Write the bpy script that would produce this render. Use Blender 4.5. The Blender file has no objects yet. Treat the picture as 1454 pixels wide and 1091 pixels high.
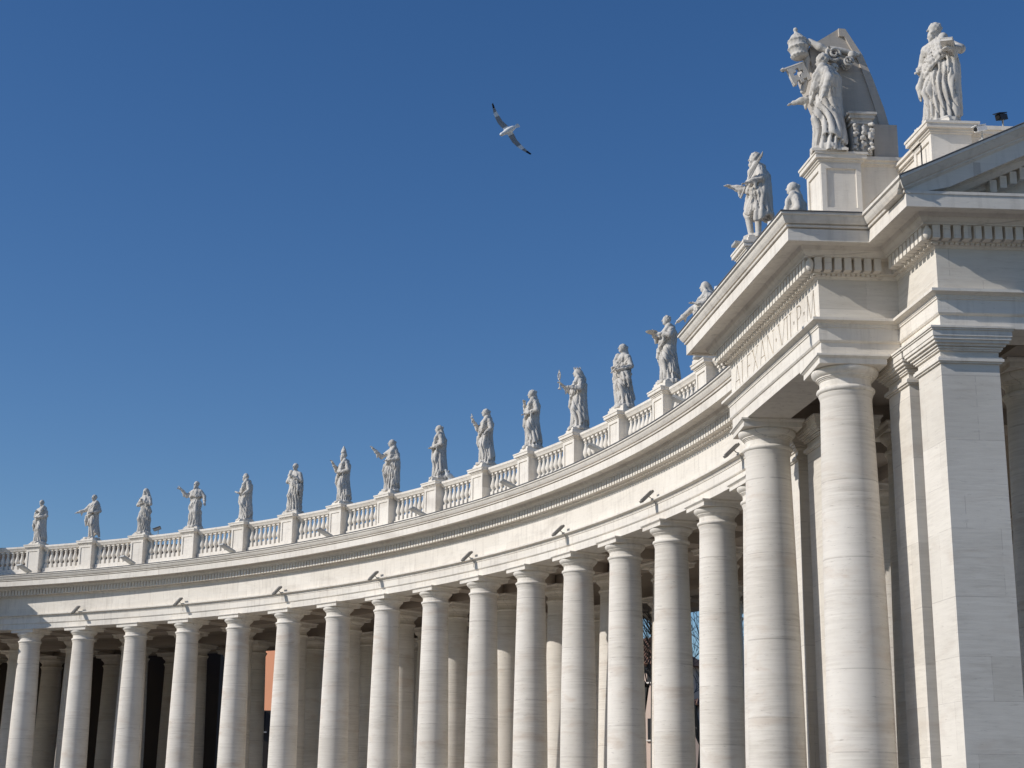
import bpy, bmesh, math, random
import numpy as np
from mathutils import Matrix, Vector

C = bpy.context
SC = C.scene
R = math.radians

# ------------------------------------------------------------------ camera
# eye level is z = 0, the ground lies 1.65 m below; metres
CAM = np.array([68.82003558, -13.37944412, 0.0])
RIGHT = Vector((0.9189025, 0.3943565, 0.0100550))
UP = Vector((0.0950710, -0.2461216, 0.9645650))
FWD = Vector((-0.3828572, 0.8853853, 0.2636536))
cd = bpy.data.cameras.new("camera")
cam = bpy.data.objects.new("camera", cd)
SC.collection.objects.link(cam)
cam.matrix_world = Matrix(((RIGHT.x, UP.x, -FWD.x, CAM[0]), (RIGHT.y, UP.y, -FWD.y, CAM[1]),
                           (RIGHT.z, UP.z, -FWD.z, CAM[2]), (0, 0, 0, 1)))
cd.sensor_width = 36.0
cd.lens = 2255.585 / 1454 * 36
cd.clip_start = 0.1
cd.clip_end = 6000
SC.camera = cam

# ------------------------------------------------------------------ light
SUN_AZ, SUN_EL = 231.5, 30.0            # clockwise from +Y
w = bpy.data.worlds.new("World")
SC.world = w
w.use_nodes = True
nt = w.node_tree
bg = nt.nodes["Background"]
sky = nt.nodes.new("ShaderNodeTexSky")
sky.sky_type = 'NISHITA'
sky.sun_disc = False
sky.sun_elevation = R(SUN_EL)
sky.sun_rotation = R(SUN_AZ)
sky.altitude = 300
sky.air_density = 1.0
sky.dust_density = 0.3
sky.ozone_density = 2.5
hsv = nt.nodes.new("ShaderNodeHueSaturation")
hsv.inputs["Saturation"].default_value = 1.27
hsv.inputs["Hue"].default_value = 0.508
nt.links.new(sky.outputs[0], hsv.inputs["Color"])
nt.links.new(hsv.outputs[0], bg.inputs[0])
bg.inputs[1].default_value = 0.097
sd = bpy.data.lights.new("sun", 'SUN')
sd.energy = 3.7
sd.angle = R(0.53)
sd.color = (1.0, 0.955, 0.895)
sun = bpy.data.objects.new("sun", sd)
SC.collection.objects.link(sun)
sdir = Vector((math.sin(R(SUN_AZ)) * math.cos(R(SUN_EL)), math.cos(R(SUN_AZ)) * math.cos(R(SUN_EL)), math.sin(R(SUN_EL))))
sun.rotation_euler = sdir.to_track_quat('Z', 'Y').to_euler()
sun.location = (0, -40, 60)
SC.view_settings.view_transform = 'Standard'
SC.view_settings.look = 'None'
SC.view_settings.exposure = 0.0
SC.view_settings.gamma = 1.0
SC.render.engine = 'CYCLES'
SC.cycles.use_denoising = True
SC.cycles.max_bounces = 10
SC.cycles.diffuse_bounces = 8


# ------------------------------------------------------------------ materials
def new_mat(name):
    m = bpy.data.materials.new(name)
    m.use_nodes = True
    t = m.node_tree
    b = t.nodes["Principled BSDF"]
    b.inputs["Roughness"].default_value = 0.85
    b.inputs["Specular IOR Level"].default_value = 0.2
    return m, t, b


def plain(name, col, rough=0.7, metal=0.0):
    m, t, b = new_mat(name)
    n = t.nodes.new("ShaderNodeTexNoise")
    n.inputs["Scale"].default_value = 6.0
    n.inputs["Detail"].default_value = 4
    r = t.nodes.new("ShaderNodeValToRGB")
    r.color_ramp.elements[0].color = (*[c * 0.82 for c in col], 1)
    r.color_ramp.elements[1].color = (*[min(1, c * 1.12) for c in col], 1)
    t.links.new(n.outputs["Fac"], r.inputs[0])
    t.links.new(r.outputs[0], b.inputs["Base Color"])
    b.inputs["Roughness"].default_value = rough
    b.inputs["Metallic"].default_value = metal
    return m


def stone(name, light, dark, pit, streak=(1.6, 1.6, 14.0), patch=0.35, amount=0.55, joint=None, bump=0.25,
          streaks=0.0, block=False, stain=None, radial=0.0, pitamt=0.55, tone=0.93):
    """layered travertine: bands along the bedding, big soft patches, small pits, joints between blocks"""
    m, t, b = new_mat(name)
    N, L = t.nodes.new, t.links.new
    geo = N("ShaderNodeNewGeometry")

    def noise(scale, detail=6, rough=0.6, sc=1.0, dist=0.0):
        mp = N("ShaderNodeMapping")
        mp.inputs["Scale"].default_value = scale
        L(geo.outputs["Position"], mp.inputs[0])
        n = N("ShaderNodeTexNoise")
        n.inputs["Scale"].default_value = sc
        n.inputs["Detail"].default_value = detail
        n.inputs["Roughness"].default_value = rough
        n.inputs["Distortion"].default_value = dist
        L(mp.outputs[0], n.inputs["Vector"])
        return n.outputs["Fac"]

    def ramp(src, p0, p1, c0=(0, 0, 0, 1), c1=(1, 1, 1, 1)):
        r = N("ShaderNodeValToRGB")
        r.color_ramp.elements[0].position = p0
        r.color_ramp.elements[1].position = p1
        r.color_ramp.elements[0].color = c0
        r.color_ramp.elements[1].color = c1
        L(src, r.inputs[0])
        return r.outputs[0]

    def mix(fac, a, bb, mode='MIX'):
        x = N("ShaderNodeMix")
        x.data_type = 'RGBA'
        x.blend_type = mode
        if isinstance(fac, float):
            x.inputs[0].default_value = fac
        else:
            L(fac, x.inputs[0])
        for sock, v in ((x.inputs[6], a), (x.inputs[7], bb)):
            if isinstance(v, tuple):
                sock.default_value = (*v, 1)
            else:
                L(v, sock)
        return x.outputs[2]

    def math_(op, a, bb=None):
        x = N("ShaderNodeMath")
        x.operation = op
        for i, v in enumerate((a, bb)):
            if v is None:
                continue
            if isinstance(v, (int, float)):
                x.inputs[i].default_value = v
            else:
                L(v, x.inputs[i])
        return x.outputs[0]

    band = ramp(noise(streak, 8, 0.65, 1.0, 0.3), 0.38, 0.68)
    big = ramp(noise((patch,) * 3, 4, 0.55), 0.35, 0.7)
    clus = ramp(noise((0.55, 0.55, 0.9), 4, 0.55, 1.0, 0.4), 0.36, 0.66)   # the veins come in clusters
    f = math_('MULTIPLY', math_('ADD', math_('MULTIPLY', math_('MULTIPLY', band, math_('ADD', 0.2, math_('MULTIPLY', clus, 0.8))), 0.75), math_('MULTIPLY', big, 0.35)), amount)
    col = mix(f, light, dark)
    if stain:
        sm = ramp(noise((0.45, 0.45, 1.6), 6, 0.6, 1.0, 0.6), 0.55, 0.75)
        col = mix(math_('MULTIPLY', sm, 0.55), col, stain)
    pits = ramp(noise((3.2, 3.2, 22), 6, 0.72, 1.0, 0.5), 0.6, 0.74)
    col = mix(math_('MULTIPLY', pits, pitamt), col, pit)
    if streaks:
        sk = ramp(noise((5, 5, 0.6), 6, 0.6), 0.5, 0.75)
        col = mix(math_('MULTIPLY', sk, streaks), col, pit)
    h = math_('ADD', math_('MULTIPLY', band, -0.5), math_('MULTIPLY', pits, -0.8))
    if joint:
        sep = N("ShaderNodeSeparateXYZ")
        L(geo.outputs["Position"], sep.inputs[0])
        zz = math_('ADD', sep.outputs[2], 20.0)
        zz = math_('ADD', zz, math_('MULTIPLY', math_('SINE', math_('MULTIPLY', zz, 1.37)), 0.22))
        if not block:
            oj = N("ShaderNodeObjectInfo")
            zz = math_('ADD', zz, math_('MULTIPLY', oj.outputs["Random"], 3.0))
        z = math_('MULTIPLY', zz, 1.0 / joint)
        fr = math_('FRACT', z)
        ln = math_('LESS_THAN', fr, 0.012)
        row = math_('FLOOR', z)
        # every course its own shade
        wn = N("ShaderNodeTexWhiteNoise")
        wn.noise_dimensions = '2D'
        cmb = N("ShaderNodeCombineXYZ")
        L(row, cmb.inputs[0])
        if block:
            # coordinates along the wall for the upright joints
            al = math_('ADD', math_('MULTIPLY', sep.outputs[0], 0.93), math_('MULTIPLY', sep.outputs[1], -0.37))
            al = math_('ADD', al, math_('MULTIPLY', row, 0.53))
            bx = math_('MULTIPLY', al, 1.0 / 1.35)
            L(math_('FLOOR', bx), cmb.inputs[1])
            vl = math_('LESS_THAN', math_('FRACT', bx), 0.008)
            ln = math_('MAXIMUM', ln, vl)
        else:
            oi = N("ShaderNodeObjectInfo")
            L(oi.outputs["Random"], cmb.inputs[1])
        L(cmb.outputs[0], wn.inputs["Vector"])
        shade = ramp(wn.outputs["Value"], 0.0, 1.0, (tone, tone * 0.995, tone * 0.985, 1), (1.0, 1.0, 1.0, 1))
        col = mix(1.0, col, shade, 'MULTIPLY')
        brk = ramp(noise((1.3, 1.3, 3), 3), 0.42, 0.5)
        lnf = math_('MULTIPLY', math_('MULTIPLY', ln, brk), 0.4)
        col = mix(lnf, col, pit)
        h = math_('ADD', h, math_('MULTIPLY', ln, -0.7))
    if radial:                                                      # upright joints round the curve
        sep2 = N("ShaderNodeSeparateXYZ")
        L(geo.outputs["Position"], sep2.inputs[0])
        ang = math_('MULTIPLY', math_('ARCTAN2', sep2.outputs[0], sep2.outputs[1]), RADIUS / radial)
        crs = math_('FLOOR', math_('MULTIPLY', sep2.outputs[2], 1.6))
        ang = math_('ADD', ang, math_('MULTIPLY', crs, 0.37))
        jl = math_('LESS_THAN', math_('FRACT', ang), 0.010)
        col = mix(math_('MULTIPLY', jl, 0.35), col, pit)
        wn2 = N("ShaderNodeTexWhiteNoise")
        wn2.noise_dimensions = '2D'
        cb2 = N("ShaderNodeCombineXYZ")
        L(math_('FLOOR', ang), cb2.inputs[0]); L(crs, cb2.inputs[1])
        L(cb2.outputs[0], wn2.inputs["Vector"])
        col = mix(1.0, col, ramp(wn2.outputs["Value"], 0.0, 1.0, (0.93, 0.925, 0.92, 1), (1, 1, 1, 1)), 'MULTIPLY')
    L(col, b.inputs["Base Color"])
    bp = N("ShaderNodeBump")
    bp.inputs["Strength"].default_value = bump
    bp.inputs["Distance"].default_value = 0.02
    L(h, bp.inputs["Height"])
    L(bp.outputs[0], b.inputs["Normal"])
    return m


RADIUS = 67.2
M_TRAV = stone("travertine", (0.81, 0.76, 0.68), (0.65, 0.595, 0.515), (0.32, 0.28, 0.24), streaks=0.3,
               radial=2.1, stain=(0.54, 0.49, 0.43), bump=0.2)
M_COL = stone("travertine_shaft", (0.80, 0.75, 0.675), (0.50, 0.45, 0.385), (0.30, 0.26, 0.225), streak=(0.7, 0.7, 16.0),
              amount=0.85, joint=2.3, bump=0.25, stain=(0.54, 0.42, 0.32), pitamt=0.8)
M_PIER = stone("travertine_block", (0.79, 0.74, 0.66), (0.53, 0.485, 0.42), (0.33, 0.29, 0.26), streak=(1.2, 1.2, 12.0),
               amount=0.75, joint=1.25, block=True, bump=0.14, stain=(0.58, 0.50, 0.42), tone=0.87)
M_STAT = stone("weathered_marble", (0.66, 0.625, 0.57), (0.40, 0.375, 0.34), (0.16, 0.145, 0.13), streak=(2.2, 2.2, 2.2),
               patch=0.9, amount=0.85, streaks=0.5, bump=0.35)
M_SLAB = stone("brown_travertine", (0.54, 0.485, 0.42), (0.40, 0.355, 0.305), (0.24, 0.21, 0.18), streaks=0.3, bump=0.2)
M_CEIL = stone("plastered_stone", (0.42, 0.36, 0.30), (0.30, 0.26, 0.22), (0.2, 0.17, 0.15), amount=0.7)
M_LEAD = plain("lead_sheet", (0.12, 0.12, 0.125), 0.6)
M_DARK = plain("dark_painted_metal", (0.22, 0.21, 0.195), 0.5)
M_GREYM = plain("grey_painted_metal", (0.46, 0.46, 0.44), 0.45)
M_WHITEM = plain("white_painted_metal", (0.75, 0.75, 0.74), 0.4)
M_BLACK = plain("black_iron", (0.015, 0.015, 0.016), 0.5)
M_GLASS = plain("lamp_glass", (0.25, 0.27, 0.28), 0.1)
M_GROUND = stone("paving", (0.17, 0.155, 0.14), (0.10, 0.095, 0.09), (0.06, 0.06, 0.06), streak=(3, 3, 3), patch=0.1)
M_OCHRE = plain("ochre_plaster", (0.60, 0.27, 0.155), 0.9)
M_PINK = plain("pale_plaster", (0.62, 0.48, 0.39), 0.9)
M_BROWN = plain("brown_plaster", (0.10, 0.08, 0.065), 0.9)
M_TILE = plain("roof_tile", (0.22, 0.13, 0.09), 0.9)
M_BARK = plain("bark", (0.16, 0.15, 0.14), 0.9)
M_WHITEF = plain("white_feather", (0.80, 0.80, 0.78), 0.8)
M_GREYF = plain("grey_feather", (0.30, 0.30, 0.30), 0.8)
M_BLACKF = plain("black_feather", (0.012, 0.012, 0.015), 0.8)

# ------------------------------------------------------------------ helpers
COLL = SC.collection


def tag(o, label=None, cat=None, group=None, kind=None):
    if label: o["label"] = label
    if cat: o["category"] = cat
    if group: o["group"] = group
    if kind: o["kind"] = kind
    return o


def empty(name, loc=(0, 0, 0), rz=0.0, parent=None, **kw):
    o = bpy.data.objects.new(name, None)
    COLL.objects.link(o)
    o.location = loc
    o.rotation_euler = (0, 0, rz)
    o.empty_display_size = 0.3
    if parent: o.parent = parent
    return tag(o, **kw)


class MB:
    """collects shapes, links them as one mesh object"""
    def __init__(self):
        self.v, self.f, self.mi = [], [], []
        self.slot = 0

    def add(self, v, f):
        n = len(self.v)
        self.v.extend([tuple(map(float, p)) for p in v])
        self.f.extend([tuple(i + n for i in q) for q in f])
        self.mi.extend([self.slot] * len(f))
        return self

    def box(self, c, s, ax=None):
        """c centre, s full sizes, ax three axis vectors"""
        ax = ax or (Vector((1, 0, 0)), Vector((0, 1, 0)), Vector((0, 0, 1)))
        c = Vector(c)
        v = [c + ax[0] * (sx * s[0] / 2) + ax[1] * (sy * s[1] / 2) + ax[2] * (sz * s[2] / 2)
             for sz in (-1, 1) for sy in (-1, 1) for sx in (-1, 1)]
        return self.add(v, [(0, 2, 3, 1), (4, 5, 7, 6), (0, 1, 5, 4), (2, 6, 7, 3), (0, 4, 6, 2), (1, 3, 7, 5)])

    def prism(self, poly, z0, z1):
        n = len(poly)
        v = [(p[0], p[1], z0) for p in poly] + [(p[0], p[1], z1) for p in poly]
        return self.add(v, [tuple(range(n - 1, -1, -1)), tuple(range(n, 2 * n))] +
                        [(i, (i + 1) % n, n + (i + 1) % n, n + i) for i in range(n)])

    def lathe(self, prof, n=32, c=(0, 0, 0), caps=False):
        v, f = [], []
        for r, z in prof:
            for i in range(n):
                a = 2 * math.pi * i / n
                v.append((c[0] + r * math.cos(a), c[1] + r * math.sin(a), c[2] + z))
        for j in range(len(prof) - 1):
            for i in range(n):
                f.append((j * n + i, j * n + (i + 1) % n, (j + 1) * n + (i + 1) % n, (j + 1) * n + i))
        if caps:
            f.append(tuple(range(n - 1, -1, -1)))
            f.append(tuple((len(prof) - 1) * n + i for i in range(n)))
        return self.add(v, f)

    def tube(self, pts, rad, n=8):
        pts = [Vector(p) for p in pts]
        rad = rad if isinstance(rad, (list, tuple)) else [rad] * len(pts)
        v, f = [], []
        for i, p in enumerate(pts):
            d = (pts[min(i + 1, len(pts) - 1)] - pts[max(i - 1, 0)]).normalized()
            s = d.cross(Vector((0, 0, 1)) if abs(d.z) < 0.9 else Vector((1, 0, 0))).normalized()
            u = s.cross(d)
            for k in range(n):
                a = 2 * math.pi * k / n
                v.append(p + (s * math.cos(a) + u * math.sin(a)) * rad[i])
        for j in range(len(pts) - 1):
            for k in range(n):
                f.append((j * n + k, j * n + (k + 1) % n, (j + 1) * n + (k + 1) % n, (j + 1) * n + k))
        f.append(tuple(range(n - 1, -1, -1)))
        f.append(tuple((len(pts) - 1) * n + k for k in range(n)))
        return self.add(v, f)

    def sweep(self, path, off, prof, close=False):
        """profile points (p, z): p metres outwards of the path"""
        m = len(prof)
        v = [(q[0] + o[0] * p, q[1] + o[1] * p, z) for q, o in zip(path, off) for p, z in prof]
        f = []
        for i in range(len(path) - 1):
            for j in range(m - 1):
                f.append((i * m + j, i * m + j + 1, (i + 1) * m + j + 1, (i + 1) * m + j))
        if close:
            f.append(tuple(range(m)))
            f.append(tuple((len(path) - 1) * m + j for j in range(m - 1, -1, -1)))
        return self.add(v, f)

    def mesh(self, name, mats, smooth=None):
        me = bpy.data.meshes.new(name)
        me.from_pydata(self.v, [], self.f)
        for m in (mats if isinstance(mats, (list, tuple)) else [mats]):
            me.materials.append(m)
        me.polygons.foreach_set("material_index", self.mi)
        bm = bmesh.new()
        bm.from_mesh(me)
        bmesh.ops.recalc_face_normals(bm, faces=bm.faces)
        bm.to_mesh(me)
        bm.free()
        if smooth:
            me.shade_smooth()
            me.set_sharp_from_angle(angle=R(smooth))
        return me

    def build(self, name, mats, parent=None, smooth=None, loc=(0, 0, 0), rz=0.0, **kw):
        return link(name, self.mesh(name, mats, smooth), parent, loc, rz, **kw)


def link(name, me, parent=None, loc=(0, 0, 0), rz=0.0, **kw):
    o = bpy.data.objects.new(name, me)
    COLL.objects.link(o)
    o.location = loc
    o.rotation_euler = (0, 0, rz)
    if parent: o.parent = parent
    return tag(o, **kw)


def copy_tree(o, parent=None):
    c = o.copy()
    COLL.objects.link(c)
    c.parent = parent
    for ch in o.children:
        copy_tree(ch, c)
    return c


# ------------------------------------------------------------------ layout of the curve
RC, T0, DT = 67.83362, 0.00841, 0.0633549      # radius of the front columns, angle of column 0, step
RF = 67.2                                       # face of the frieze
ROWS = (0.0, 4.6, 11.25, 15.65)
GZ = -1.65


def th(k): return T0 + k * DT
def rad(k): return Vector((math.sin(th(k)), math.cos(th(k)), 0))
def tan(k): return Vector((math.cos(th(k)), -math.sin(th(k)), 0))
def at(k, r, z=0.0): return rad(k) * r + Vector((0, 0, z))
def arc(k0, k1, step=0.1):
    n = max(2, int(round((k1 - k0) / step)) + 1)
    ks = [k0 + (k1 - k0) * i / (n - 1) for i in range(n)]
    return [rad(k) for k in ks]


# mouldings: (projection in front of the frieze, height)
ARCH = [(-1.26, 11.72), (-1.26, 11.22), (0, 11.22), (0, 11.53), (0.03, 11.54), (0.06, 11.58), (0.06, 11.90), (0.085, 11.905), (0.085, 11.94), (0.10, 11.95), (0.10, 12.0),
        (0.17, 12.035), (0.22, 12.045), (0.25, 12.05), (0.25, 12.12), (0.0, 12.135)]
FRIEZE = [(0, 12.13), (0, 13.2)]
CORN = [(0, 13.19), (0.03, 13.2), (0.05, 13.235), (0.08, 13.26), (0.08, 13.29), (0.19, 13.295), (0.19, 13.63), (0.43, 13.64), (0.44, 13.67),
        (0.5, 13.70), (0.56, 13.77), (0.57, 13.80), (0.62, 13.87), (0.97, 13.87), (0.97, 13.81), (1.07, 13.81), (1.07, 14.12), (1.0, 14.125), (1.0, 14.15), (1.115, 14.155),
        (1.125, 14.19), (1.125, 14.2), (1.07, 14.205), (1.07, 14.235), (1.15, 14.24), (1.2, 14.31), (1.225, 14.36), (1.24, 14.40), (1.26, 14.42), (1.29, 14.43),
        (1.29, 14.5), (-0.02, 14.66), (-0.6, 14.67)]
D0, D1, DZ0, DZ1 = 0.18, 0.41, 13.31, 13.635    # dentils

# ------------------------------------------------------------------ column meshes
def column_meshes():
    s = MB()
    pr = [(1.02, -1.65), (1.02, -1.45), (1.04, -1.40), (1.06, -1.3), (1.02, -1.2), (0.9, -1.15), (0.84, -1.08), (0.80, -0.95)]
    for i in range(17):
        z = 0.2 + (10.2 - 0.2) * i / 16
        t = max(0.0, (z - 1.0) / 9.2)
        pr.append((0.80 - 0.156 * t ** 1.5, z))
    pr += [(0.652, 10.27), (0.68, 10.34), (0.68, 10.38)]
    s.lathe(pr, 56)
    c = MB()
    cp = [(0.6, 10.375), (0.69, 10.38), (0.715, 10.40), (0.73, 10.43), (0.73, 10.46), (0.715, 10.49), (0.685, 10.51), (0.65, 10.53),
          (0.645, 10.56), (0.645, 10.68), (0.67, 10.70), (0.67, 10.725), (0.70, 10.73), (0.70, 10.755), (0.73, 10.76), (0.73, 10.785),
          (0.77, 10.81), (0.81, 10.85), (0.835, 10.90), (0.84, 10.94), (0.83, 10.97), (0.80, 10.985), (0.5, 10.985)]
    c.lathe(cp, 56)
    for hw, z0, z1, hw1 in ((0.85, 10.98, 11.12, 0.85), (0.86, 11.12, 11.17, 0.915), (0.925, 11.17, 11.218, 0.925)):
        v = [(sx * h, sy * h, z) for z, h in ((z0, hw), (z1, hw1)) for sx, sy in ((-1, -1), (1, -1), (1, 1), (-1, 1))]
        c.add(v, [(3, 2, 1, 0), (4, 5, 6, 7), (0, 1, 5, 4), (1, 2, 6, 5), (2, 3, 7, 6), (3, 0, 4, 7)])
    return s.mesh("column", M_COL, 35), c.mesh("capital", M_TRAV, 35)


SHAFT, CAP = column_meshes()


def column(parent, pos, rz, scale=1.0):
    o = link("column", SHAFT, parent, pos, rz)
    o.scale = (scale, scale, 1)
    link("capital", CAP, o)
    return o


# ------------------------------------------------------------------ pedestal and baluster
def pedestal(mb, o, ax, w, d, z0=14.6, z1=16.63, panel=True):
    """o: middle of the front face on plan, ax: (along, inwards)"""
    al, inn = ax
    up = Vector((0, 0, 1))
    A = (al, inn, up)
    def bx(x0, x1, y0, y1, za, zb):
        mb.box(o + al * ((x0 + x1) / 2) + inn * ((y0 + y1) / 2) + up * ((za + zb) / 2), (x1 - x0, y1 - y0, zb - za), A)
    h = w / 2
    bx(-h, h, 0.045, d - 0.045, z0, z1 - 0.28)                      # core
    bx(-h - 0.07, h + 0.07, -0.07, d + 0.07, z0, z0 + 0.34)          # base
    bx(-h - 0.04, h + 0.04, -0.04, d + 0.04, z0 + 0.34, z0 + 0.39)
    if panel:                                                        # raised border round a sunk panel, front and back
        for y0, y1 in ((0, 0.06), (d - 0.06, d)):
            bx(-h - 0.001, -h + 0.13, y0, y1, z0 + 0.39, z1 - 0.28)
            bx(h - 0.13, h + 0.001, y0, y1, z0 + 0.39, z1 - 0.28)
            bx(-h + 0.13, h - 0.13, y0, y1, z1 - 0.43, z1 - 0.28)
            bx(-h + 0.13, h - 0.13, y0, y1, z0 + 0.39, z0 + 0.52)
    else:
        bx(-h - 0.001, h + 0.001, 0, d, z0 + 0.39, z1 - 0.28)
    for e, za, zb in ((0.03, -0.28, -0.23), (0.07, -0.23, -0.17), (0.14, -0.17, -0.06), (0.165, -0.06, 0.0)):
        bx(-h - e, h + e, -e, d + e, z1 + za, z1 + zb)


BAL_PROF = [(r * 1.2, z) for r, z in [(0.08, 15.38), (0.085, 15.42), (0.06, 15.45), (0.075, 15.5), (0.112, 15.57), (0.125, 15.64), (0.118, 15.72), (0.09, 15.85),
            (0.062, 15.98), (0.055, 16.06), (0.075, 16.09), (0.075, 16.12), (0.055, 16.14), (0.07, 16.19), (0.085, 16.21)]]


def baluster_mb():
    m = MB()
    m.lathe(BAL_PROF, 12)
    m.box((0, 0, 15.255), (0.22, 0.22, 0.25))
    m.box((0, 0, 16.255), (0.22, 0.22, 0.09))
    return m


BAL = baluster_mb().mesh("baluster", M_TRAV, 40)

# ------------------------------------------------------------------ the curved colonnade
colonnade = empty("colonnade", at(7, RC, GZ), label="long curved travertine colonnade with round columns, dentilled cornice and balustrade",
                  cat="colonnade")
# parts are given in world coordinates: undo the empty's place
colonnade.location = (0, 0, 0)

KL, KR = -7.0, 16.42
arcs = arc(KL, KR)


def ring(name, prof_r, mat, k0=KL, k1=KR, smooth=20):
    """profile in (radius, z) swept round the curve"""
    a = arc(k0, k1)
    m = MB()
    m.sweep([(0, 0)] * len(a), [(v.x, v.y) for v in a], prof_r)
    return m.build(name, mat, colonnade, smooth)


for row, (dl, k0, sc) in enumerate(zip(ROWS, (0, -3, -5, -6), (1.0, 1.035, 1.075, 1.11))):
    for k in range(k0, 16):
        column(colonnade, at(k, RC + dl), -th(k), sc)
ring("architrave", [(RF - p, z) for p, z in ARCH], M_TRAV)
ring("frieze", [(RF - p, z) for p, z in FRIEZE], M_TRAV)
ring("cornice", [(RF - p, z) for p, z in CORN], M_TRAV)
ring("lead_flashing", [(RF - 1.28, 14.49), (RF - 1.315, 14.49), (RF - 1.315, 14.525), (RF - 1.1, 14.545)], M_LEAD)
m = MB()
sp = 0.25 / (RF - 0.3) / DT
k = 0.2 - 1.4
while k < KR:
    m.box(at(k, RF - (D0 + D1) / 2, (DZ0 + DZ1) / 2), (0.18, D1 - D0, DZ1 - DZ0), (tan(k), rad(k), Vector((0, 0, 1))))
    k += sp
m.build("dentil_course", M_TRAV, colonnade)
m = MB()
k = 0.2 - 1.4
while k < KR:
    m.box(at(k, RF - 0.12, 13.268), (0.085, 0.1, 0.05), (tan(k), rad(k), Vector((0, 0, 1))))
    k += sp * 0.5
m.build("leaf_moulding", M_TRAV, colonnade)
for dl in ROWS[1:]:
    r0, r1 = RC + dl - 0.66, RC + dl + 0.66
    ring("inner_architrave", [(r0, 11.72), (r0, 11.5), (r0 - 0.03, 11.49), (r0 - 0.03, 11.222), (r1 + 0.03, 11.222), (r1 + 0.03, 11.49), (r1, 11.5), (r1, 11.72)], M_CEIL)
for k in range(-4, 17):
    for d0, d1 in ((ROWS[0], ROWS[1]), (ROWS[2], ROWS[3])):
        x0, x1 = RC + d0 + 0.68, RC + d1 - 0.74
        m = MB()
        m.box(at(k, (x0 + x1) / 2, 11.48), (1.1, x1 - x0, 0.5), (tan(k), rad(k), Vector((0, 0, 1))))
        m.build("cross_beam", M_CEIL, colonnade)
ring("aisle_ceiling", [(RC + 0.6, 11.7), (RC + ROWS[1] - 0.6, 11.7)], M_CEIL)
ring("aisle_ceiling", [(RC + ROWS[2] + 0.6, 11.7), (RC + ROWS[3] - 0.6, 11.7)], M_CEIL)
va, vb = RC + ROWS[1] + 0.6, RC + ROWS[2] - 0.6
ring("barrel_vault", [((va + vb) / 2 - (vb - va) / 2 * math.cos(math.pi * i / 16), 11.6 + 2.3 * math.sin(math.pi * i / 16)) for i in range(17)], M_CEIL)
ro = RC + ROWS[3] + 0.66
ring("roof", [(RF + 0.3, 14.655), (RC + 8, 15.3), (ro + 1.2, 14.7), (ro + 1.2, 13.9), (ro, 13.8), (ro, 11.4)], M_LEAD)

# balustrade: a pedestal over every column, balusters in the bays
for k in range(0, 16):
    m = MB()
    pedestal(m, rad(k) * 67.33, (tan(k), rad(k)), 1.02, 1.0)
    m.build("pedestal", M_TRAV, colonnade)
RB = 67.80
hw = 0.62 / RB / DT
for k in range(-1, 16):
    k0, k1 = k + hw, k + 1 - hw
    if k == 15: k1 = 16.1
    a = arc(k0, k1)
    off = [(v.x, v.y) for v in a]
    m = MB()
    m.sweep([(0, 0)] * len(a), off, [(RB - 0.26, 14.6), (RB - 0.26, 14.86), (RB - 0.2, 14.89), (RB - 0.17, 14.93), (RB - 0.17, 15.13), (RB + 0.17, 15.13), (RB + 0.17, 14.6)])
    m.sweep([(0, 0)] * len(a), off, [(RB - 0.12, 16.3), (RB - 0.17, 16.32), (RB - 0.19, 16.37), (RB - 0.25, 16.45), (RB - 0.27, 16.47), (RB - 0.27, 16.56),
                                     (RB - 0.23, 16.59), (RB + 0.23, 16.59), (RB + 0.27, 16.56), (RB + 0.27, 16.45), (RB + 0.12, 16.3), (RB - 0.12, 16.3)])
    bal = m.build("balustrade", M_TRAV, colonnade, 25)
    nb = 8
    ks = [k0 + (k1 - k0) * (i + 0.5) / nb for i in range(nb)]
    if k >= 3:
        for q in ks:
            link("baluster", BAL, bal, at(q, RB), -th(q))
    else:
        mm = MB()
        for q in ks:
            mm.lathe(BAL_PROF, 12, at(q, RB))
            for zc, s_, hh in ((15.255, 0.22, 0.25), (16.255, 0.22, 0.09)):
                mm.box(at(q, RB, zc), (s_, s_, hh), (tan(q), rad(q), Vector((0, 0, 1))))
        mm.build("balusters", M_TRAV, bal, 40, kind="stuff")


# ------------------------------------------------------------------ pavilions
class Frame:
    def __init__(self, e_az, n_az, side=1):
        self.E = Vector((math.sin(e_az), math.cos(e_az), 0))
        self.N = Vector((math.sin(n_az), math.cos(n_az), 0))
        self.V = Vector((math.cos(n_az), -math.sin(n_az), 0)) * side
        self.side = side

    def pt(self, a, b, z=0.0):
        return self.E * a + self.V * b + Vector((0, 0, z))

    def path(self, ab):
        pts = [self.pt(a, b) for a, b in ab]
        ns = []
        for p, q in zip(pts, pts[1:]):
            d = (q - p).normalized()
            ns.append(Vector((d.y, -d.x, 0)) * self.side)
        off = []
        for i in range(len(pts)):
            if i == 0: off.append(ns[0])
            elif i == len(pts) - 1: off.append(ns[-1])
            else:
                s = ns[i - 1] + ns[i]
                off.append(s / (1 + ns[i - 1].dot(ns[i])))
        return pts, off, ns

    def abbox(self, mb, a0, a1, b0, b1, z0, z1):
        P = [self.pt(a0, b0), self.pt(a1, b0), self.pt(a1, b1), self.pt(a0, b1)]
        mb.prism([(p.x, p.y) for p in P], z0, z1)

    def abmould(self, mb, a0, a1, b0, b1, steps):
        """stack of slabs (grow, z0, z1) round a rectangle"""
        for g, z0, z1 in steps:
            self.abbox(mb, a0 - g, a1 + g, b0 - g, b1 + g, z0, z1)


PSI_E, PSI_N = 1.1120490817, 1.0252626357
FR = Frame(PSI_E, PSI_N, 1)
tl = th(-0.84) - 3.1 / 65.0
FL = Frame(tl, tl, -1)

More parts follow.
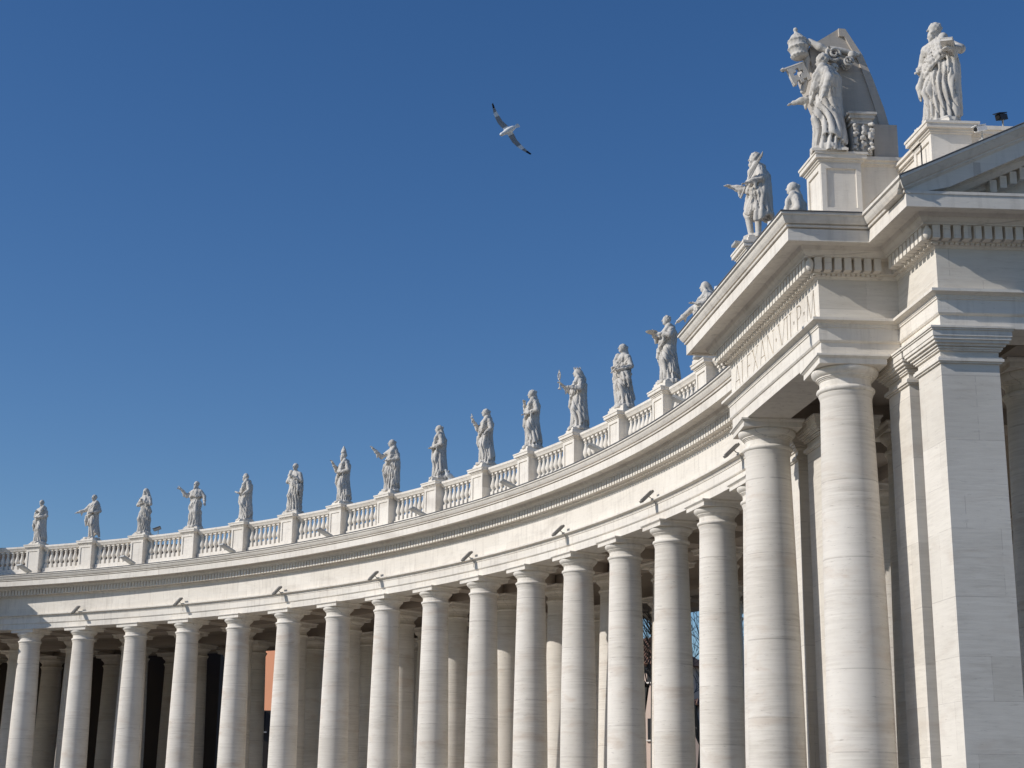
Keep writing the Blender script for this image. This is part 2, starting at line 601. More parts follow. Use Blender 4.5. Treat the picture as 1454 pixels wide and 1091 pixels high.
PIER_CAP = [(0.05, 10.38, 10.42), (0.09, 10.42, 10.49), (0.06, 10.49, 10.53), (0.05, 10.68, 10.72), (0.08, 10.72, 10.77), (0.13, 10.78, 10.84), (0.19, 10.84, 10.91),
            (0.23, 10.91, 10.985), (0.25, 10.985, 11.13), (0.28, 11.13, 11.17), (0.31, 11.17, 11.216)]


def pier(parent, F, a0, a1, b0, b1):
    m = MB()
    F.abmould(m, a0, a1, b0, b1, [(0.14, GZ, -1.3), (0.08, -1.3, -1.1)])
    F.abbox(m, a0, a1, b0, b1, -1.1, 11.2)
    o = m.build("pier", M_PIER, parent)
    c = MB()
    F.abmould(c, a0, a1, b0, b1, PIER_CAP)
    c.build("pier_capital", M_TRAV, o)
    return o


def dentil_run(mb, F, ab, ring_ends, root):
    pts, off, ns = F.path(ab)
    up = Vector((0, 0, 1))
    for i, (p, q) in enumerate(zip(pts, pts[1:])):
        d = (q - p).normalized()
        L_ = (q - p).length
        n = ns[i]
        s0 = -D1 if ring_ends[i] > 0 else (D1 + 0.06 if ring_ends[i] < 0 else 0)
        s1 = L_ + D1 if ring_ends[i + 1] > 0 else (L_ - D1 - 0.06 if ring_ends[i + 1] < 0 else L_)
        if ring_ends[i] > 0: s0 += 0.2
        if ring_ends[i + 1] > 0: s1 -= 0.2
        cnt = max(1, int(round((s1 - s0) / 0.25)))
        st = (s1 - s0) / cnt
        for j in range(cnt):
            c = p + d * (s0 + (j + 0.5) * st) + n * ((D0 + D1) / 2) + up * ((DZ0 + DZ1) / 2)
            mb.box(c, (0.175, D1 - D0, DZ1 - DZ0), (d, n, up))
            for q_ in (-0.25, 0.25):
                mb.box(p + d * (s0 + (j + 0.5 + q_) * st) + n * 0.12 + up * 13.268, (0.085, 0.1, 0.05), (d, n, up))
        if ring_ends[i + 1] > 0:                                     # pine cone hanging in the outer corner
            c = q + off[i + 1] * 0.3
            pc = MB()
            pc.lathe([(0.02, 13.3), (0.06, 13.32), (0.10, 13.39), (0.11, 13.46), (0.09, 13.54), (0.05, 13.6), (0.04, 13.64)], 14, (c.x, c.y, 0))
            pc.build("pine_cone", M_TRAV, root, 60)


# --- letters cut into the frieze
def letter_strokes(ch):
    S = []                                                           # quads in a unit box, x to the right
    def q(x0, y0, x1, y1, t):
        S.append(((x0, y0), (x1, y1), t))
    T, U, W_ = 0.10, 0.05, 0.04
    def serif(x, y, s=0.13):
        q(x - s, y, x + s, y, W_)
    if ch == 'A': q(0.1, 0, 0.45, 1, U); q(0.85, 0, 0.45, 1, T); q(0.22, 0.36, 0.7, 0.36, W_); serif(0.1, 0.02); serif(0.85, 0.02); w_ = 0.95
    elif ch == 'L': q(0.15, 0, 0.15, 1, T); q(0.1, 0.03, 0.6, 0.03, U); q(0.6, 0, 0.62, 0.2, W_); serif(0.15, 0.98); w_ = 0.68
    elif ch == 'E': q(0.15, 0, 0.15, 1, T); q(0.1, 0.03, 0.6, 0.03, U); q(0.1, 0.97, 0.58, 0.97, U); q(0.15, 0.52, 0.5, 0.52, U); w_ = 0.68
    elif ch == 'X': q(0.12, 1, 0.8, 0, T); q(0.1, 0, 0.8, 1, U); serif(0.12, 0.02); serif(0.8, 0.02); serif(0.12, 0.98); serif(0.8, 0.98); w_ = 0.92
    elif ch == 'N': q(0.12, 0, 0.12, 1, U); q(0.12, 1, 0.82, 0, T); q(0.82, 0, 0.82, 1, U); serif(0.12, 0.02); serif(0.82, 0.98); w_ = 0.96
    elif ch == 'V': q(0.08, 1, 0.45, 0, T); q(0.82, 1, 0.45, 0, U); serif(0.08, 0.98); serif(0.82, 0.98); w_ = 0.9
    elif ch == 'I': q(0.15, 0, 0.15, 1, T); serif(0.15, 0.02); serif(0.15, 0.98); w_ = 0.32
    elif ch == 'P':
        q(0.15, 0, 0.15, 1, T); serif(0.15, 0.02)
        pts = [(0.15, 0.96), (0.38, 0.95), (0.52, 0.88), (0.58, 0.73), (0.52, 0.58), (0.38, 0.5), (0.15, 0.49)]
        for i in range(6): q(*pts[i], *pts[i + 1], U if i in (0, 1, 4, 5) else 0.1)
        w_ = 0.68
    elif ch == 'M': q(0.1, 0, 0.18, 1, U); q(0.18, 1, 0.5, 0, T); q(0.82, 1, 0.5, 0, U); q(0.82, 1, 0.92, 0, T); serif(0.1, 0.02); serif(0.92, 0.02); w_ = 1.05
    else: q(0.1, 0.5, 0.22, 0.5, 0.13); w_ = 0.34
    return S, w_


def inscription(text, x0, x1, h):
    ws = [letter_strokes(c)[1] for c in text]
    k = h
    gap = ((x1 - x0) - sum(ws) * k) / (len(text) - 1)
    out, x = [], x0
    for c, wd in zip(text, ws):
        for (p, q, t) in letter_strokes(c)[0]:
            out.append(((x + p[0] * k, p[1] * h), (x + q[0] * k, q[1] * h), t * h))
        x += wd * k + gap
    return out


def pavilion(name, F, label, right):
    root = empty(name, label=label, cat="pavilion")
    A0, B0, B1 = 64.95, -3.1, 5.0
    if right:
        ab = [(67.9, B0), (A0, B0), (A0, B1), (66.97, B1), (66.97, 7.45), (80.0, 7.45), (80.0, 2.0)]
        turn = [0, 1, 1, -1, 1, 1, 0]
    else:
        ab = [(67.9, B0), (A0, B0), (A0, B1), (67.9, B1)]
        turn = [0, 1, 1, 0]
    pts, off, ns = F.path(ab)
    P2 = [(p.x, p.y) for p in pts]
    O2 = [(o.x, o.y) for o in off]
    m = MB(); m.sweep(P2, O2, ARCH); m.build("architrave", M_TRAV, root)
    # frieze: the front slab carries the carved inscription
    if right:
        m = MB(); m.sweep(P2[:2], O2[:2], FRIEZE); m.sweep(P2[2:], O2[2:], FRIEZE)
        m.build("frieze", M_PIER, root)
        sl = MB(); F.abbox(sl, A0, A0 + 0.5, B0 + 0.004, B1 - 0.004, 12.13, 13.2)
        slab = sl.build("inscribed_frieze", M_TRAV, root)
        cut = bmesh.new()
        n = F.N
        for p, q, t in inscription("ALEXAN\u00b7VII\u00b7P\u00b7M", B0 + 0.32, B1 - 0.25, 0.74):
            p, q = Vector((p[0], p[1], 0)), Vector((q[0], q[1], 0))
            d = (q - p).normalized(); s = Vector((-d.y, d.x, 0)) * (t / 2)
            vs = []
            for dep in (-0.06, 0.05):
                for c in (p - s, q - s, q + s, p + s):
                    w_ = F.pt(A0, c.x, 12.29 + c.y) + n * dep
                    vs.append(cut.verts.new(w_))
            for fidx in ((3, 2, 1, 0), (4, 5, 6, 7), (0, 1, 5, 4), (1, 2, 6, 5), (2, 3, 7, 6), (3, 0, 4, 7)):
                cut.faces.new([vs[i] for i in fidx])
        bmesh.ops.recalc_face_normals(cut, faces=cut.faces)
        cme = bpy.data.meshes.new("cutter"); cut.to_mesh(cme); cut.free()
        co = bpy.data.objects.new("cutter", cme); COLL.objects.link(co)
        md = slab.modifiers.new("cut", 'BOOLEAN'); md.operation = 'DIFFERENCE'; md.solver = 'EXACT'; md.use_self = True; md.object = co
        dg = C.evaluated_depsgraph_get()
        nm = bpy.data.meshes.new_from_object(slab.evaluated_get(dg))
        slab.modifiers.clear()
        slab.data = nm
        bpy.data.objects.remove(co); bpy.data.meshes.remove(cme)
    else:
        m = MB(); m.sweep(P2, O2, FRIEZE); m.build("frieze", M_TRAV, root)
    m = MB()
    if right:                                                        # the pediment side carries no sima on its level cornice
        flat = CORN[:17] + [(1.09, 14.13), (1.09, 14.2), (-0.02, 14.22), (-0.02, 14.66), (-0.6, 14.67)]
        m.sweep(P2[:5], O2[:5], CORN)
        m.sweep(P2[4:], O2[4:], flat)
        e = MB()
    else:
        m.sweep(P2, O2, CORN)
    m.build("cornice", M_TRAV, root)
    m = MB(); dentil_run(m, F, ab, turn, root); m.build("dentil_course", M_TRAV, root, 40)
    # ceiling and roof slab
    m = MB()
    poly = [F.pt(a, b) for a, b in ([(A0 + 0.4, B0 + 0.4), (A0 + 0.4, B1 - 0.4), (67.4, B1 - 0.4), (67.4, 7.0), (79.6, 7.0), (79.6, B0 + 0.4)] if right else
                                    [(A0 + 0.4, B0 + 0.4), (A0 + 0.4, B1 - 0.4), (69, B1 - 0.4), (69, B0 + 0.4)])]
    m.prism([(p.x, p.y) for p in poly], 11.7, 12.3)
    m.build("ceiling", M_CEIL, root)
    m = MB()
    poly = [F.pt(a, b) for a, b in ([(A0, B0), (A0, B1), (67.0, B1), (67.0, 7.4), (80, 7.4), (80, B0)] if right else [(A0, B0), (A0, B1), (69, B1), (69, B0)])]
    m.prism([(p.x, p.y) for p in poly], 14.2, 14.672)
    m.build("roof", M_LEAD, root)
    # columns and piers
    rz = math.atan2(F.E.y, F.E.x) - math.pi / 2
    for a, b in ((65.78, -2.46), (65.8, 4.2)):
        column(root, F.pt(a, b), rz)
    if right:
        pier(root, F, 66.97, 68.36, -4.7, -3.36)
        pier(root, F, 66.97, 68.36, -2.5, -1.2)
        pier(root, F, 66.97, 68.36, 4.04, 5.39)
        pier(root, F, 66.97, 68.36, 5.99, 7.34)
        for a, b in ((70.0, -2.4), (70.6, 4.25), (77.0, -2.4), (77.0, 4.2)):
            column(root, F.pt(a, b), rz, 1.03)
        pier(root, F, 78.6, 80.0, 5.99, 7.34)
        for a in (72.4, 74.9):
            column(root, F.pt(a, 6.4), rz)
        # inner beams over the back columns
        m = MB()
        for a0, a1, b0, b1 in ((69.4, 70.65, B0 + 1.3, 6.1), (66.3, 79, -3.05, -1.8), (66.3, 79, 3.55, 4.85), (76.4, 77.6, B0 + 1.3, 6.1)):
            F.abbox(m, a0, a1, b0, b1, 11.224 + 0.003 * a0 / 70, 11.71)
        m.build("inner_beam", M_CEIL, root)
        # balustrade level: pedestals and walls
        up = Vector((0, 0, 1))
        m = MB(); pedestal(m, F.pt(65.12, 4.47), (F.V, F.E), 1.06, 1.05); m.build("pedestal", M_TRAV, root)
        # sunk panel on the end face
        m = MB()
        for a0, a1, z0, z1 in ((65.13, 65.26, 15.0, 16.34), (66.04, 66.17, 15.0, 16.34), (65.26, 66.04, 16.2, 16.34), (65.26, 66.04, 15.0, 15.13)):
            F.abbox(m, a0, a1, 4.98, 5.045, z0, z1)
        m.build("panel_border", M_TRAV, root)
        m = MB(); pedestal(m, F.pt(65.12, -2.15), (F.V, F.E), 1.06, 1.05); m.build("pedestal", M_TRAV, root)
        m = MB(); F.abbox(m, 66.2, 68.0, 4.0, 4.82, 14.6, 16.38); F.abmould(m, 66.2, 68.0, 4.0, 4.82, [(0.03, 16.38, 16.42), (0.08, 16.42, 16.5), (0.14, 16.5, 16.6)])
        m.build("attic_wall", M_TRAV, root)
        m = MB(); F.abbox(m, 67.3, 67.95, 4.85, 6.3, 14.6, 16.2); F.abmould(m, 67.3, 67.95, 4.85, 6.3, [(0.04, 16.2, 16.25), (0.1, 16.25, 16.35), (0.16, 16.35, 16.42)])
        m.build("attic_wall", M_TRAV, root)
        m = MB(); pedestal(m, F.pt(67.2, 6.5), (F.V, F.E), 1.1, 1.02); m.build("pedestal", M_TRAV, root)
        m = MB(); F.abbox(m, 68.3, 80, 6.1, 6.85, 14.6, 16.38); F.abmould(m, 68.3, 80, 6.1, 6.85, [(0.03, 16.38, 16.43), (0.09, 16.43, 16.52), (0.15, 16.52, 16.62)])
        m.build("attic_wall", M_TRAV, root)
        m = MB(); pedestal(m, F.pt(66.95, -4.3), (F.V, F.E), 1.0, 1.0); m.build("pedestal", M_TRAV, root)
        # pediment: raking cornice rising from the outer corner
        ped = MB()
        s = 0.465
        aL, aM, aR = 66.97 - 1.25, 73.5, 80 + 1.25
        out = F.pt(0, 1) .normalized()
        def rk(p, dz, a, base=14.5):
            return F.pt(a, 7.45 + p, base + s * (min(a, 2 * aM - a) - aL) + dz)
        prof = [(-0.9, 0.12), (1.25, 0.0), (1.25, -0.07), (1.22, -0.08), (1.18, -0.14), (1.10, -0.24), (1.05, -0.265), (1.05, -0.30), (0.98, -0.36), (0.98, -0.72), (0.88, -0.72), (0.88, -0.66), (0.56, -0.66),
                (0.56, -0.74), (0.43, -0.86), (0.19, -0.87), (0.19, -1.22), (0.05, -1.26), (0.0, -1.3)]
        stations = [aL, aL + 0.27, 66.97, aM, aR]
        v, f = [], []
        for a in stations:
            for p, dz in prof:
                q = rk(p, dz, a)
                q.z = max(q.z, 14.14) if a < 70 else q.z
                v.append(q)
        mm = len(prof)
        for i in range(len(stations) - 1):
            for j in range(mm - 1):
                f.append((i * mm + j, i * mm + j + 1, (i + 1) * mm + j + 1, (i + 1) * mm + j))
        ped.add(v, f)
        ped.build("raking_cornice", M_TRAV, root)
        dm = MB()
        d = Vector((F.E.x, F.E.y, s)).normalized()
        a = 68.3
        while a < 73:
            dm.box(rk((D0 + D1) / 2, -1.04, a), (0.165, D1 - D0, 0.31), (F.E, F.V, up))
            a += 0.25
        dm.build("raking_dentils", M_TRAV, root)
        tm = MB()
        tri = [F.pt(66.5, 7.45, 14.1), F.pt(80.5, 7.45, 14.1), F.pt(aM, 7.45, 14.5 + s * (aM - aL) - 0.3)]
        tri2 = [p - F.V * 0.4 for p in tri]
        tm.add(tri + tri2, [(0, 1, 2), (5, 4, 3), (0, 3, 4, 1), (1, 4, 5, 2), (2, 5, 3, 0)])
        tm.build("tympanum", M_TRAV, root)
        # thin lead flashing along the top edges
        fl = MB()
        fl.tube([rk(1.25, 0.02, aL), rk(1.25, 0.02, aM)], 0.02, 6)
        c1, c2 = P2[3], P2[4]
        q1 = Vector((P2[3][0] + O2[3][0] * 1.25, P2[3][1] + O2[3][1] * 1.25, 14.51)); q2 = Vector((P2[4][0] + O2[4][0] * 1.25, P2[4][1] + O2[4][1] * 1.25, 14.51))
        fl.tube([q1, q2], 0.02, 6)
        fl.sweep(P2[:4], O2[:4], [(1.28, 14.49), (1.31, 14.49), (1.31, 14.52), (1.1, 14.54)])
        fl.build("lead_flashing", M_LEAD, root)
    else:
        pier(root, F, 66.75, 68.4, -3.35, -2.0)
        pier(root, F, 66.75, 68.4, 3.4, 5.2)
        for b in (-2.15, 4.47):
            m = MB(); pedestal(m, F.pt(65.12, b), (F.V, F.E), 1.06, 1.05); m.build("pedestal", M_TRAV, root)
        m = MB(); F.abbox(m, 65.3, 66.2, -1.5, 3.9, 14.6, 18.6); m.build("attic_wall", M_TRAV, root)
    return root


pavilion("end_pavilion", FR, "near end pavilion with ALEXAN VII P M carved in its frieze and a pediment", True)
pavilion("middle_pavilion", FL, "projecting pavilion at the far left end of the curved colonnade", False)


# ------------------------------------------------------------------ carved figures
def smin(a, b, k):
    h = np.clip(0.5 + 0.5 * (b - a) / k, 0, 1)
    return b * (1 - h) + a * h - k * h * (1 - h)


def smax(a, b, k): return -smin(-a, -b, k)


class Field:
    def __init__(self, lo, hi, h):
        self.lo, self.h = np.array(lo, float), h
        n = np.ceil((np.array(hi) - self.lo) / h).astype(int) + 1
        ax = [self.lo[i] + np.arange(n[i]) * h for i in range(3)]
        self.X, self.Y, self.Z = np.meshgrid(*ax, indexing='ij')
        self.d = np.full(self.X.shape, 9.0)

    def cone(self, a, b, ra, rb):
        a, b = np.array(a, float), np.array(b, float)
        ba = b - a
        px, py, pz = self.X - a[0], self.Y - a[1], self.Z - a[2]
        t = np.clip((px * ba[0] + py * ba[1] + pz * ba[2]) / max(1e-9, ba @ ba), 0, 1)
        return np.sqrt((px - t * ba[0]) ** 2 + (py - t * ba[1]) ** 2 + (pz - t * ba[2]) ** 2) - (ra + (rb - ra) * t)

    def ell(self, c, r, yaw=0.0, tilt=0.0):
        x, y, z = self.X - c[0], self.Y - c[1], self.Z - c[2]
        cy, sy = math.cos(yaw), math.sin(yaw)
        x, y = x * cy + y * sy, -x * sy + y * cy
        ct, st = math.cos(tilt), math.sin(tilt)
        y, z = y * ct + z * st, -y * st + z * ct
        k0 = np.sqrt((x / r[0]) ** 2 + (y / r[1]) ** 2 + (z / r[2]) ** 2)
        k1 = np.sqrt((x / r[0] ** 2) ** 2 + (y / r[1] ** 2) ** 2 + (z / r[2] ** 2) ** 2)
        return k0 * (k0 - 1) / np.maximum(k1, 1e-6)

    def add(self, d, k=0.05): self.d = smin(self.d, d, k)
    def cut(self, d, k=0.02): self.d = smax(self.d, -d, k)

    def path(self, pts, r, k=0.05):
        r = r if isinstance(r, (list, tuple)) else [r] * len(pts)
        for i in range(len(pts) - 1):
            self.add(self.cone(pts[i], pts[i + 1], r[i], r[i + 1]), k)

    def mesh(self):
        D = self.d
        S = D < 0
        nx, ny, nz = D.shape
        acc = np.zeros((nx - 1, ny - 1, nz - 1, 3)); cnt = np.zeros((nx - 1, ny - 1, nz - 1))
        corners = [(i, j, k) for i in (0, 1) for j in (0, 1) for k in (0, 1)]
        sl = lambda o: (slice(o[0], nx - 1 + o[0]), slice(o[1], ny - 1 + o[1]), slice(o[2], nz - 1 + o[2]))
        for a in corners:
            for axis in range(3):
                if a[axis]: continue
                b = list(a); b[axis] = 1
                da, db = D[sl(a)], D[sl(b)]
                cr = (da < 0) != (db < 0)
                t = np.where(cr, da / np.where(cr, da - db, 1), 0)
                for q in range(3):
                    acc[..., q] += np.where(cr, (a[q] + t) if q == axis else a[q], 0)
                cnt += cr
        ok = cnt > 0
        idx = -np.ones(ok.shape, int)
        idx[ok] = np.arange(ok.sum())
        cell = np.argwhere(ok)
        V = self.lo + (cell + acc[ok] / cnt[ok][:, None]) * self.h
        F = []
        for axis in range(3):
            u, v = (axis + 1) % 3, (axis + 2) % 3
            s0 = [slice(None)] * 3; s1 = [slice(None)] * 3
            s0[axis] = slice(0, -1); s1[axis] = slice(1, None)
            c = np.argwhere(S[tuple(s0)] != S[tuple(s1)])
            c = c[(c[:, u] > 0) & (c[:, v] > 0) & (c[:, u] < D.shape[u] - 1) & (c[:, v] < D.shape[v] - 1)]
            flip = S[tuple(c.T)]
            def I(du, dv):
                p = c.copy(); p[:, u] -= du; p[:, v] -= dv
                return idx[tuple(p.T)]
            q = np.stack([I(1, 1), I(0, 1), I(0, 0), I(1, 0)], -1)
            q[~flip] = q[~flip][:, ::-1]
            F.append(q)
        F = np.concatenate(F)
        return V, F[(F >= 0).all(1)]


def np_mesh(name, V, F, mat):
    me = bpy.data.meshes.new(name)
    me.from_pydata(V.tolist(), [], F.tolist())
    me.materials.append(mat)
    me.shade_smooth()
    return me


def mir(p): return (-p[0], p[1], p[2])


ARMS = {
    'rest': ((0.46, -0.03, 1.76), (0.40, 0.24, 1.52)),
    'chest': ((0.47, 0.06, 1.80), (0.12, 0.34, 2.00)),
    'waist': ((0.48, -0.02, 1.78), (0.14, 0.36, 1.66)),
    'low': ((0.58, 0.12, 1.88), (0.86, 0.40, 1.74)),
    'up': ((0.56, 0.18, 1.95), (0.82, 0.42, 2.34)),
    'raise': ((0.50, 0.14, 1.84), (0.44, 0.46, 2.22)),
    'fwd': ((0.46, 0.08, 1.82), (0.36, 0.52, 1.86)),
    'side': ((0.54, -0.05, 1.90), (0.66, 0.05, 1.55)),
}


def figure(seed, ra='rest', la='waist', sway=0.08, knee=1, head=0.3, tilt=0.0, hair='short', beard=False, cloak=1, hem=0.25, h=0.034,
           fold=0.08, legs=False, width=1.0, swag=True, veil=False, cape=False, hood=False):
    """a standing draped figure about 2.85 m tall, facing +Y, its right hand at +X; one continuous surface"""
    rng = random.Random(seed)
    ra = ARMS[ra] if isinstance(ra, str) else ra
    la = tuple(mir(p) for p in ARMS[la]) if isinstance(la, str) else la
    ex = max(0.72, abs(ra[1][0]) + 0.3, abs(la[1][0]) + 0.3)
    fy = max(0.66, ra[1][1] + 0.34, la[1][1] + 0.34)
    f = Field((-ex, -0.66, -0.1), (ex, fy, 3.12), h)
    X, Y, Z = f.X, f.Y, f.Z
    zs = [-0.2, 0.0, 0.5, 1.0, 1.35, 1.6, 1.82, 2.05, 2.22, 2.34, 2.44, 2.6]
    rx = [0.43, 0.42, 0.37, 0.345, 0.345, 0.33, 0.31, 0.345, 0.33, 0.22, 0.12, 0.05]
    ry = [0.36, 0.35, 0.31, 0.29, 0.28, 0.26, 0.245, 0.26, 0.225, 0.16, 0.11, 0.05]
    cxs = [-0.03, -0.03, 0.0, 0.06, 0.1, 0.1, 0.06, 0.02, 0.0, 0.0, 0, 0]
    cx = np.interp(Z, zs, cxs) * (sway / 0.08) * knee
    rxx, ryy = np.interp(Z, zs, rx) * width, np.interp(Z, zs, ry) * width
    x, y = (X - cx) / rxx, (Y + 0.02) / ryy
    rr = np.sqrt(x * x + y * y) + 1e-6
    ph = np.arctan2(y, x)
    p1, p2, p3 = (rng.uniform(0, 6.28) for _ in range(3))
    n1 = rng.choice((9, 10, 11))
    wob = 0.7 * np.sin(1.7 * Z + p2) + 0.35 * np.sin(4.1 * Z + p3)
    s = np.sin(n1 * ph + wob * 2 + p1 + 1.5 * np.sin(2 * ph + p2))
    ridge = 1 - np.abs(s) ** 0.7
    amp = fold * np.interp(Z, [0, 0.3, 1.2, 1.6, 1.9, 2.3, 2.4], [1.15, 1.1, 0.9, 0.55, 0.4, 0.3, 0.0])
    dg = np.sin(11 * Z + 3.2 * knee * (X - cx) / 0.33 + 2.2 * np.cos(ph + p3) + p3)
    amp2 = 0.04 * np.interp(Z, [0.5, 0.9, 1.3, 2.1, 2.3], [0, 0.5, 1, 1, 0.2])
    body = (rr - 1) * np.minimum(rxx, ryy) + amp * (ridge - 0.45) * 1.25 + amp2 * dg
    body = smax(body, Z - 2.56, 0.05)
    if legs:
        body = smax(body, 0.78 + 0.25 * X * knee - Z, 0.05)
    f.add(body, 0.03)
    # weight-free leg pressing through the cloth
    kx = -0.14 * knee
    f.add(f.cone((kx * 0.9 + 0.04 * knee, 0.06, 1.5), (kx * 1.25, 0.27, 0.92), 0.17, 0.145), 0.10)
    f.add(f.cone((kx * 1.25, 0.27, 0.92), (kx * 1.35, 0.16, 0.12), 0.135 if not legs else 0.115, 0.085), 0.06)
    f.add(f.cone((0.15 * knee, 0.03, 1.2), (0.15 * knee, 0.05, 0.1), 0.16 if not legs else 0.12, 0.09), 0.06)
    for fx, fy_ in ((kx * 1.45, 0.34), (0.17 * knee, 0.24)):
        f.add(f.cone((fx, fy_ - 0.2, 0.10), (fx * 1.2, fy_ + 0.06, 0.05), 0.085, 0.055), 0.04)
    # shoulders
    f.add(f.cone((-0.26, 0, 2.2), (0.26, 0, 2.2), 0.135, 0.135), 0.10)
    # cloak hanging down one side and the back
    if cloak:
        c = cloak
        zc = [hem, hem + 0.2, 1.0, 1.7, 2.1, 2.33]
        ang = np.arctan2(Y + 0.05, (X - cx) * c)                   # 0 towards the cloak side
        sf = np.sin(7 * ang + 1.4 * np.sin(2.1 * Z + p1) + p2)
        cr = np.interp(Z, zc, [0.50, 0.49, 0.44, 0.42, 0.42, 0.26]) * width
        q = np.sqrt(((X - cx) / 1.0) ** 2 + ((Y + 0.05) / 0.88) ** 2)
        dcl = q - cr + 0.05 * (1 - np.abs(sf) ** 0.8)
        dcl = np.maximum(dcl, -(q - cr + 0.13))
        side = np.minimum(np.cos(ang + 0.95) + 0.18 * np.sin(3.1 * Z + p3) - 0.05, 9) * -0.35
        dcl = smax(dcl, side, 0.04)
        dcl = smax(dcl, np.maximum(hem + 0.12 * np.sin(3 * ang + p1) - Z, Z - 2.36), 0.04)
        f.add(dcl, 0.035)
        # gathered bunch thrown over the shoulder and falling
        f.path([(c * 0.16, -0.16, 2.33), (c * 0.25, 0.08, 2.36), (c * 0.24, 0.24, 2.12), (c * 0.20, 0.30, 1.8)], [0.10, 0.115, 0.10, 0.07], 0.04)
    if swag:
        c = cloak or knee
        for i, (dz, r_) in enumerate(((0.0, 0.075), (0.13, 0.055), (-0.13, 0.06), (0.24, 0.04))):
            pts = [(c * 0.36, 0.03, 2.02 + dz * 0.7), (c * 0.2, 0.265, 1.86 + dz), (-c * 0.04, 0.31, 1.66 + dz), (-c * 0.26, 0.22, 1.5 + dz), (-c * 0.38, 0.02, 1.44 + dz * 1.1), (-c * 0.28, -0.2, 1.5)]
            pts = [(p[0] * width + 0.5 * sway * knee, p[1] * width, p[2]) for p in pts]
            f.path(pts, r_, 0.03)
        # fall of cloth at the hip
        f.path([(-c * 0.40 + sway * knee * 0.5, 0.12, 1.5), (-c * 0.46, 0.14, 1.2), (-c * 0.47, 0.12, 0.85)], [0.09, 0.10, 0.04], 0.04)
        f.path([(-c * 0.34 + sway * knee * 0.5, 0.24, 1.48), (-c * 0.37, 0.27, 1.15), (-c * 0.36, 0.24, 0.95)], [0.07, 0.07, 0.03], 0.03)
    if cape:                                                        # short shoulder cape
        q = np.sqrt((X / 1.25) ** 2 + ((Y) / 0.95) ** 2)
        cr = np.interp(Z, [1.82, 1.9, 2.2, 2.4], [0.37, 0.375, 0.31, 0.15])
        d = q - cr + 0.015 * np.sin(9 * ph)
        f.add(smax(d, np.maximum(1.84 + 0.04 * np.sin(5 * ph) - Z, Z - 2.44), 0.03), 0.02)
    # arms with sleeves
    for sx, (e, w_) in ((1, ra), (-1, la)):
        sh = (sx * 0.31, 0.0, 2.2)
        f.add(f.cone(sh, e, 0.135, 0.12), 0.05)
        f.add(f.cone(e, w_, 0.118, 0.075), 0.03)
        e_, ww = np.array(e), np.array(w_)
        d = (ww - e_) / np.linalg.norm(ww - e_)
        mid = e_ + (ww - e_) * 0.55
        f.add(f.cone(mid, mid - np.array((0, 0, 0.26)), 0.085, 0.035), 0.05)   # hanging sleeve
        for i in range(3):
            t = 0.15 + 0.3 * i
            c0 = e_ + (ww - e_) * t
            f.add(f.ell(c0, (0.10, 0.10, 0.10)) + 0.02 * np.sin(40 * Z + p1), 0.03)
        palm = ww + d * 0.10
        f.add(f.ell(palm, (0.062, 0.075, 0.07)), 0.03)
        # five fingers, unequal, slightly curled
        u = np.cross(d, (0, 0, 1.0)); u /= max(1e-6, np.linalg.norm(u))
        v = np.cross(u, d)
        for i, ln in enumerate((0.10, 0.125, 0.13, 0.105)):
            o = palm + u * (i - 1.5) * 0.036 + d * 0.04
            k1 = o + d * ln * 0.6 + v * 0.008
            k2 = k1 + d * ln * 0.5 - v * 0.03
            f.path([o, k1, k2], [0.024, 0.021, 0.017], 0.008)
        f.path([palm - u * 0.05 * sx, palm - u * 0.1 * sx + d * 0.04, palm - u * 0.1 * sx + d * 0.1], [0.026, 0.023, 0.018], 0.01)
    # crisp carved grooves through all the cloth
    gm = np.interp(Z, [0.05, 0.15, 2.1, 2.34, 2.4], [0, 1, 1, 0.3, 0]) * (np.abs(X) < 0.5)
    if legs: gm = gm * (Z > 0.8)
    g1 = np.sin(6.5 * ph + 2.6 * np.sin(1.9 * Z + p2) + 1.3 * np.sin(4.3 * Z + p1) + 2.5 * knee * X)
    g2 = np.sin(13 * Z + 4.5 * knee * X + 3 * np.sin(1.5 * ph + p3))
    gv = np.interp(Z, [0.2, 1.2, 1.5, 2.2], [1, 0.9, 0.45, 0.35])
    f.d = f.d + gm * (0.065 * gv * np.exp(-(g1 / 0.24) ** 2) + 0.035 * (1 - gv) * np.exp(-(g2 / 0.3) ** 2))
    # neck and head
    hy, hz = 0.05, 2.655
    f.add(f.cone((0, -0.01, 2.3), (0, hy - 0.02, 2.52), 0.105, 0.09), 0.05)
    cyw, syw = math.cos(head), math.sin(head)                      # positive: towards its right hand (+X)
    def hp(x, y, z):                                                # point in head space
        z2 = z - y * math.sin(tilt)
        return (x * cyw + y * syw, hy + -x * syw + y * cyw, hz + z2)
    yw = -head
    f.add(f.ell(hp(0, 0.0, 0.02), (0.128, 0.158, 0.178), yw), 0.03)
    f.add(f.ell(hp(0, 0.05, -0.10), (0.088, 0.10, 0.10), yw), 0.04)   # jaw
    f.cut(f.ell(hp(0.052, 0.158, 0.012), (0.034, 0.032, 0.024), yw), 0.02)
    f.cut(f.ell(hp(-0.052, 0.158, 0.012), (0.034, 0.032, 0.024), yw), 0.02)
    f.add(f.cone(hp(0, 0.148, 0.03), hp(0, 0.192, -0.035), 0.018, 0.026), 0.012)   # nose
    f.add(f.cone(hp(-0.06, 0.136, 0.045), hp(0.06, 0.136, 0.045), 0.016, 0.016), 0.015)  # brow
    f.add(f.cone(hp(-0.028, 0.148, -0.088), hp(0.028, 0.148, -0.088), 0.016, 0.016), 0.012)  # lips
    f.add(f.ell(hp(0, 0.125, -0.15), (0.04, 0.04, 0.035), yw), 0.02)
